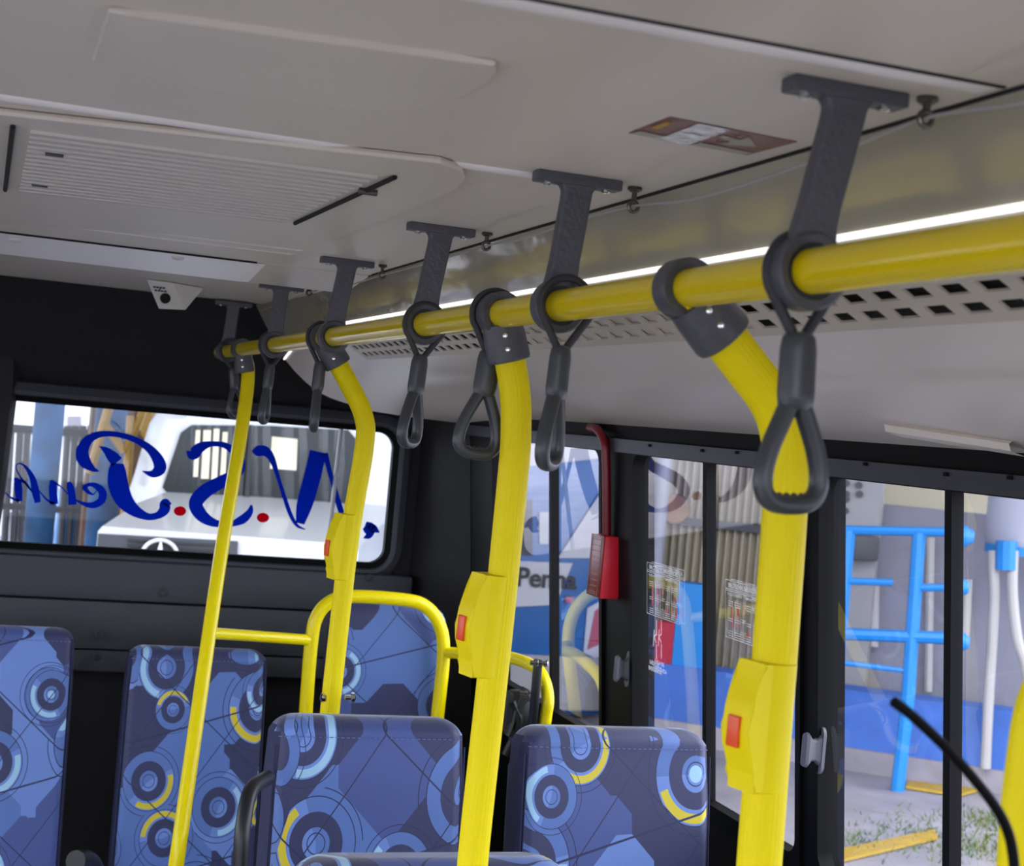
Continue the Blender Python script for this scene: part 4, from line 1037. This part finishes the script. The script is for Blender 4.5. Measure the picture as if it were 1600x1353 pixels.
tag(b.build('grass_tufts', 'grass', smooth=False), 'short green grass growing along the yellow ground line', 'grass', kind='stuff')
# ---- blue and white bus seen through window 1
YBU = 12.3
def by(x, y): return onY(x, y, YBU)
bu = thing('parked_bus', 'blue and white parked bus seen through the rearmost side window', 'bus', by(860, 1150))
lo, hi = by(760, 1000), by(985, 700)
zt_ = by(880, 690).z; zb_ = by(880, 1120).z
b = MB(); b.box(((lo.x+hi.x)/2, YBU+4, (zt_+zb_)/2), (hi.x-lo.x, 8, zt_-zb_), .08); b.build('body', 'bus_blue', bu)
def bp(pts_, m_, name, off=.01):
    b = MB(); b.prism([onY(x, y, YBU-off-.012) for x, y in pts_], (0, .01, 0)); return b.build(name, m_, bu, smooth=False)
bp(((765, 694), (978, 694), (978, 712), (765, 735)), 'bus_white', 'roof_band')
bp(((938, 770), (972, 745), (972, 872), (872, 872)), 'bus_white', 'white_panel')
bp(((768, 875), (895, 880), (868, 945), (768, 950)), 'bus_white', 'sign_band')
bp(((772, 780), (832, 780), (832, 868), (772, 868)), 'bus_glass', 'window'); bp(((843, 800), (857, 800), (857, 850), (843, 850)), 'bus_white', 'window_post')
bp(((765, 1020), (975, 1030), (975, 1110), (765, 1110)), 'panel_grey', 'skirt')
bp(((918, 950), (945, 935), (955, 1040), (912, 1020)), 'bus_white', 'stripe'); bp(((930, 955), (950, 940), (953, 1000), (918, 1015)), 'bus_red', 'red_stripe', .02)
bp(((884, 932), (896, 932), (896, 942), (884, 942)), 'bus_red', 'marker_lamp', .02)
b = MB(); add_text(b, 'Penha', .23, onY(806, 915, YBU-.04), Vector((1, 0, 0)), Vector((0, 0, 1)), .006); b.build('lettering', 'truck_black', bu, smooth=False)
for dx_ in (-.5,):
    MB().lathe([(.2, -.12), (.45, -.12), (.48, -.05), (.48, .1), (.2, .1)], (by(860, 1150).x+dx_*2, YBU+.3, GZ+.48), (0, 1, 0), 24).build('wheel', 'tyre', bu)
# ---- white truck behind the rear window
TY = 9.0
tr = thing('white_truck', 'white bonneted truck facing the rear window with dark windscreen and grille', 'truck', onY(380, 900, TY))
def ty(x, y, Y_=TY): return onY(x, y, Y_)
# hood: front edge at TY, back edge at TY+1.3 ; cab behind
YK = TY+1.2
hood = [ty(143, 868), ty(153, 830), ty(160, 822), ty(378, 838), ty(540, 850), ty(560, 860), ty(566, 900)]
hoodb = [ty(258, 850, YK), ty(258, 785, YK), ty(262, 768, YK), ty(420, 776, YK), ty(600, 790, YK), ty(625, 800, YK), ty(628, 900, YK)]
hoodm = [a.lerp(b2, .5)+Vector((0, 0, .03)) for a, b2 in zip(hood, hoodb)]
for L_ in (hood, hoodm, hoodb): L_[0].z = L_[-1].z = GZ+.5
b = MB(); b.loft([hood, hoodm, hoodb]); b.poly(hood); b.build('bonnet', 'truck_white', tr)
YC = YK
# cab shell
sil = [(236, 800), (246, 770), (275, 672), (292, 650), (330, 642), (420, 644), (520, 650), (600, 655), (632, 668), (640, 820), (640, 900)]
S0 = [ty(x, y, YC) for x, y in sil]; S0 = [ty(232, 900, YC)]+S0
S1 = [v+Vector((0, 1.9, 0)) for v in S0]
for k in (0, -1): S0[k].z = GZ+.5; S1[k].z = GZ+.5
S0[1].z = min(S0[1].z, S0[1].z)
b = MB(); b.loft([S0, S1]); b.poly(S0); b.poly(S1[::-1]); b.build('cab', 'truck_white', tr, angle=30)
ws = [(300, 664), (420, 665), (545, 672), (560, 690), (562, 780), (540, 790), (420, 783), (262, 770), (254, 762), (283, 676)]
b = MB(); b.prism([ty(x, y, YC-.03) for x, y in ws], (0, .05, 0), .005); b.build('windscreen', 'truck_glass', tr)
b = MB(); b.tube([ty(393, 664, YC-.05), ty(385, 782, YC-.05)], .02, 8, smooth=1); b.build('windscreen_bar', 'truck_black', tr)
for xa, xb_, ya, yb in ((306, 313, 672, 745), (318, 330, 672, 748), (334, 343, 670, 750), (348, 356, 675, 745)):
    b = MB(); b.prism([ty(xa, ya, YC-.04), ty(xb_, ya, YC-.04), ty(xb_-4, yb, YC-.04), ty(xa-4, yb, YC-.04)], (0, .005, 0)); b.build('reflection_strip' if False else 'windscreen_reflection', 'cream_wall', tr, smooth=False)  # pale strips paint reflections onto the windscreen
b = MB(); b.prism([ty(x, y, YC-.04) for x, y in ((425, 682), (465, 686), (463, 735), (422, 732))], (0, .005, 0)); b.build('pane_reflection', 'cream_wall', tr, smooth=False)  # pale patch paints a bright reflection into the windscreen
gl = [(154, 834), (372, 846), (370, 892), (150, 872)]
b = MB(); b.prism([ty(x, y, TY-.03) for x, y in gl], (0, .05, 0)); b.build('grille', 'truck_grille', tr, smooth=False)
b = MB()
for k in range(5):
    t = .15+.2*k; b.prism([ty(200, 836+40*t, TY-.05), ty(340, 844+42*t, TY-.05), ty(340, 847+42*t, TY-.05), ty(200, 839+40*t, TY-.05)], (0, .02, 0))
b.build('grille_slats', 'truck_black', tr, smooth=False)
sc_ = ty(249, 872, TY-.08); b = MB(); rr_ = .105
b.tube([sc_+Vector((rr_*math.cos(t), 0, rr_*math.sin(t))) for t in [2*math.pi*k/32 for k in range(32)]], .012, 8, closed=True, smooth=1)
for a_ in (90, 210, 330): b.tube([sc_, sc_+Vector((math.cos(R(a_))*rr_, 0, math.sin(R(a_))*rr_))], lambda t: .022*(1-t)+.004, 8, smooth=1)
b.build('star_emblem', 'truck_white', tr)
for x_ in (165, 520):
    MB().lathe([(.2, -.15), (.46, -.15), (.5, -.08), (.5, .15), (.2, .15)], Vector((ty(x_, 880).x, TY+.7, GZ+.5)), (1, 0, 0), 24).build('wheel', 'tyre', tr)
MB().box(Vector((ty(370, 880).x, TY-.1, GZ+.55)), (1.7, .2, .25), .04).build('bumper', 'truck_white', tr)
# blue columns, scaffold, buildings behind
def column(label, xa, xb_, Y_):
    p = onY((xa+xb_)/2, 750, Y_); rad = (onY(xb_, 750, Y_).x-onY(xa, 750, Y_).x)/2
    b = MB(); b.lathe([(rad*1.0, GZ), (rad*1.0, 1.72), (rad*1.04, 1.76), (rad*.95, 1.84), (rad, 5.2)], (p.x, p.y, 0), (0, 0, 1), 32)
    tag(b.build('yard_column', 'blue_column'), label, 'column', 'weathered blue columns')
column('weathered blue column at far left through the rear window', 44, 92, 12.5)
column('weathered blue column behind the mirrored capital letter', 140, 190, 14.5)
def truss(label, pts2, Y_, r=.05):
    b = MB()
    for a0, a1 in pts2:
        e0, e1 = onY(*a0, Y_), onY(*a1, Y_)
        if a1[1] > 900: e1.z = GZ
        b.tube([e0, e1], r, 8, smooth=1)
    return tag(b.build('steel_truss', 'yellow_steel'), label, 'truss', 'yellow steel trusses')
truss('yellow steel truss with crossed braces left of the white truck', [((175, 620), (140, 740)), ((160, 660), (195, 705)), ((205, 650), (192, 920)), ((195, 705), (235, 620))], 13.5, .04)
truss('yellow steel truss leaning against the truck cab', [((243, 625), (225, 675)), ((225, 672), (248, 700)), ((248, 700), (205, 925)), ((265, 660), (245, 712))], 13.2, .045)
b = MB(); p = onY(225, 730, 15.5); b.box((p.x, 15.6, 1.9), (1.1, .4, 5.2)); tag(b.build('brick_pier', 'rust'), 'dark rusty brown structure behind the yellow trusses', 'pier')
bl = thing('far_building', 'pale sunlit building with windows far behind the columns', 'building', (0.5, 26, GZ))
b = MB(); b.box((2, 26.2, 3), (16, .4, 8)); b.build('facade', 'pale_building', bl)
for xa, ya, w_, h_ in ((30, 720, 26, 60), (105, 650, 22, 40), (120, 760, 20, 60), (60, 830, 30, 30), (196, 660, 10, 50), (15, 800, 16, 60), (585, 720, 14, 80), (110, 840, 24, 30)):
    q = [onY(x, y, 25.95) for x, y in ((xa, ya), (xa+w_, ya), (xa+w_, ya+h_), (xa, ya+h_))]
    b = MB(); b.prism(q, (0, .05, 0)); b.build('window', 'grey_wall', bl, smooth=False)
fe = thing('yard_fence', 'thin metal fence rails in front of the pale building', 'fence', onY(60, 850, 16))
b = MB()
for x in (12, 26, 38, 100, 112, 124, 136): b.tube([onY(x+6, 665, 16), onY(x-6, 862, 16)], .035, 6, smooth=1)
b.build('bars', 'dark_metal', fe)
b = MB(); b.tube([onY(0, 668, 16), onY(200, 682, 16)], .05, 6, smooth=1); b.tube([onY(0, 790, 16), onY(150, 800, 16)], .04, 6, smooth=1); b.build('rails', 'dark_metal', fe)
q = onY(118, 760, 17); b = MB(); b.box((q.x, 17, (q.z+GZ)/2), (.34, .3, q.z-GZ), .05); tag(b.build('water_drum', 'blue_steel'), 'bright cyan blue drum behind the small letters', 'drum')

for o in sc.objects:
    if '_world' in o: del o['_world']
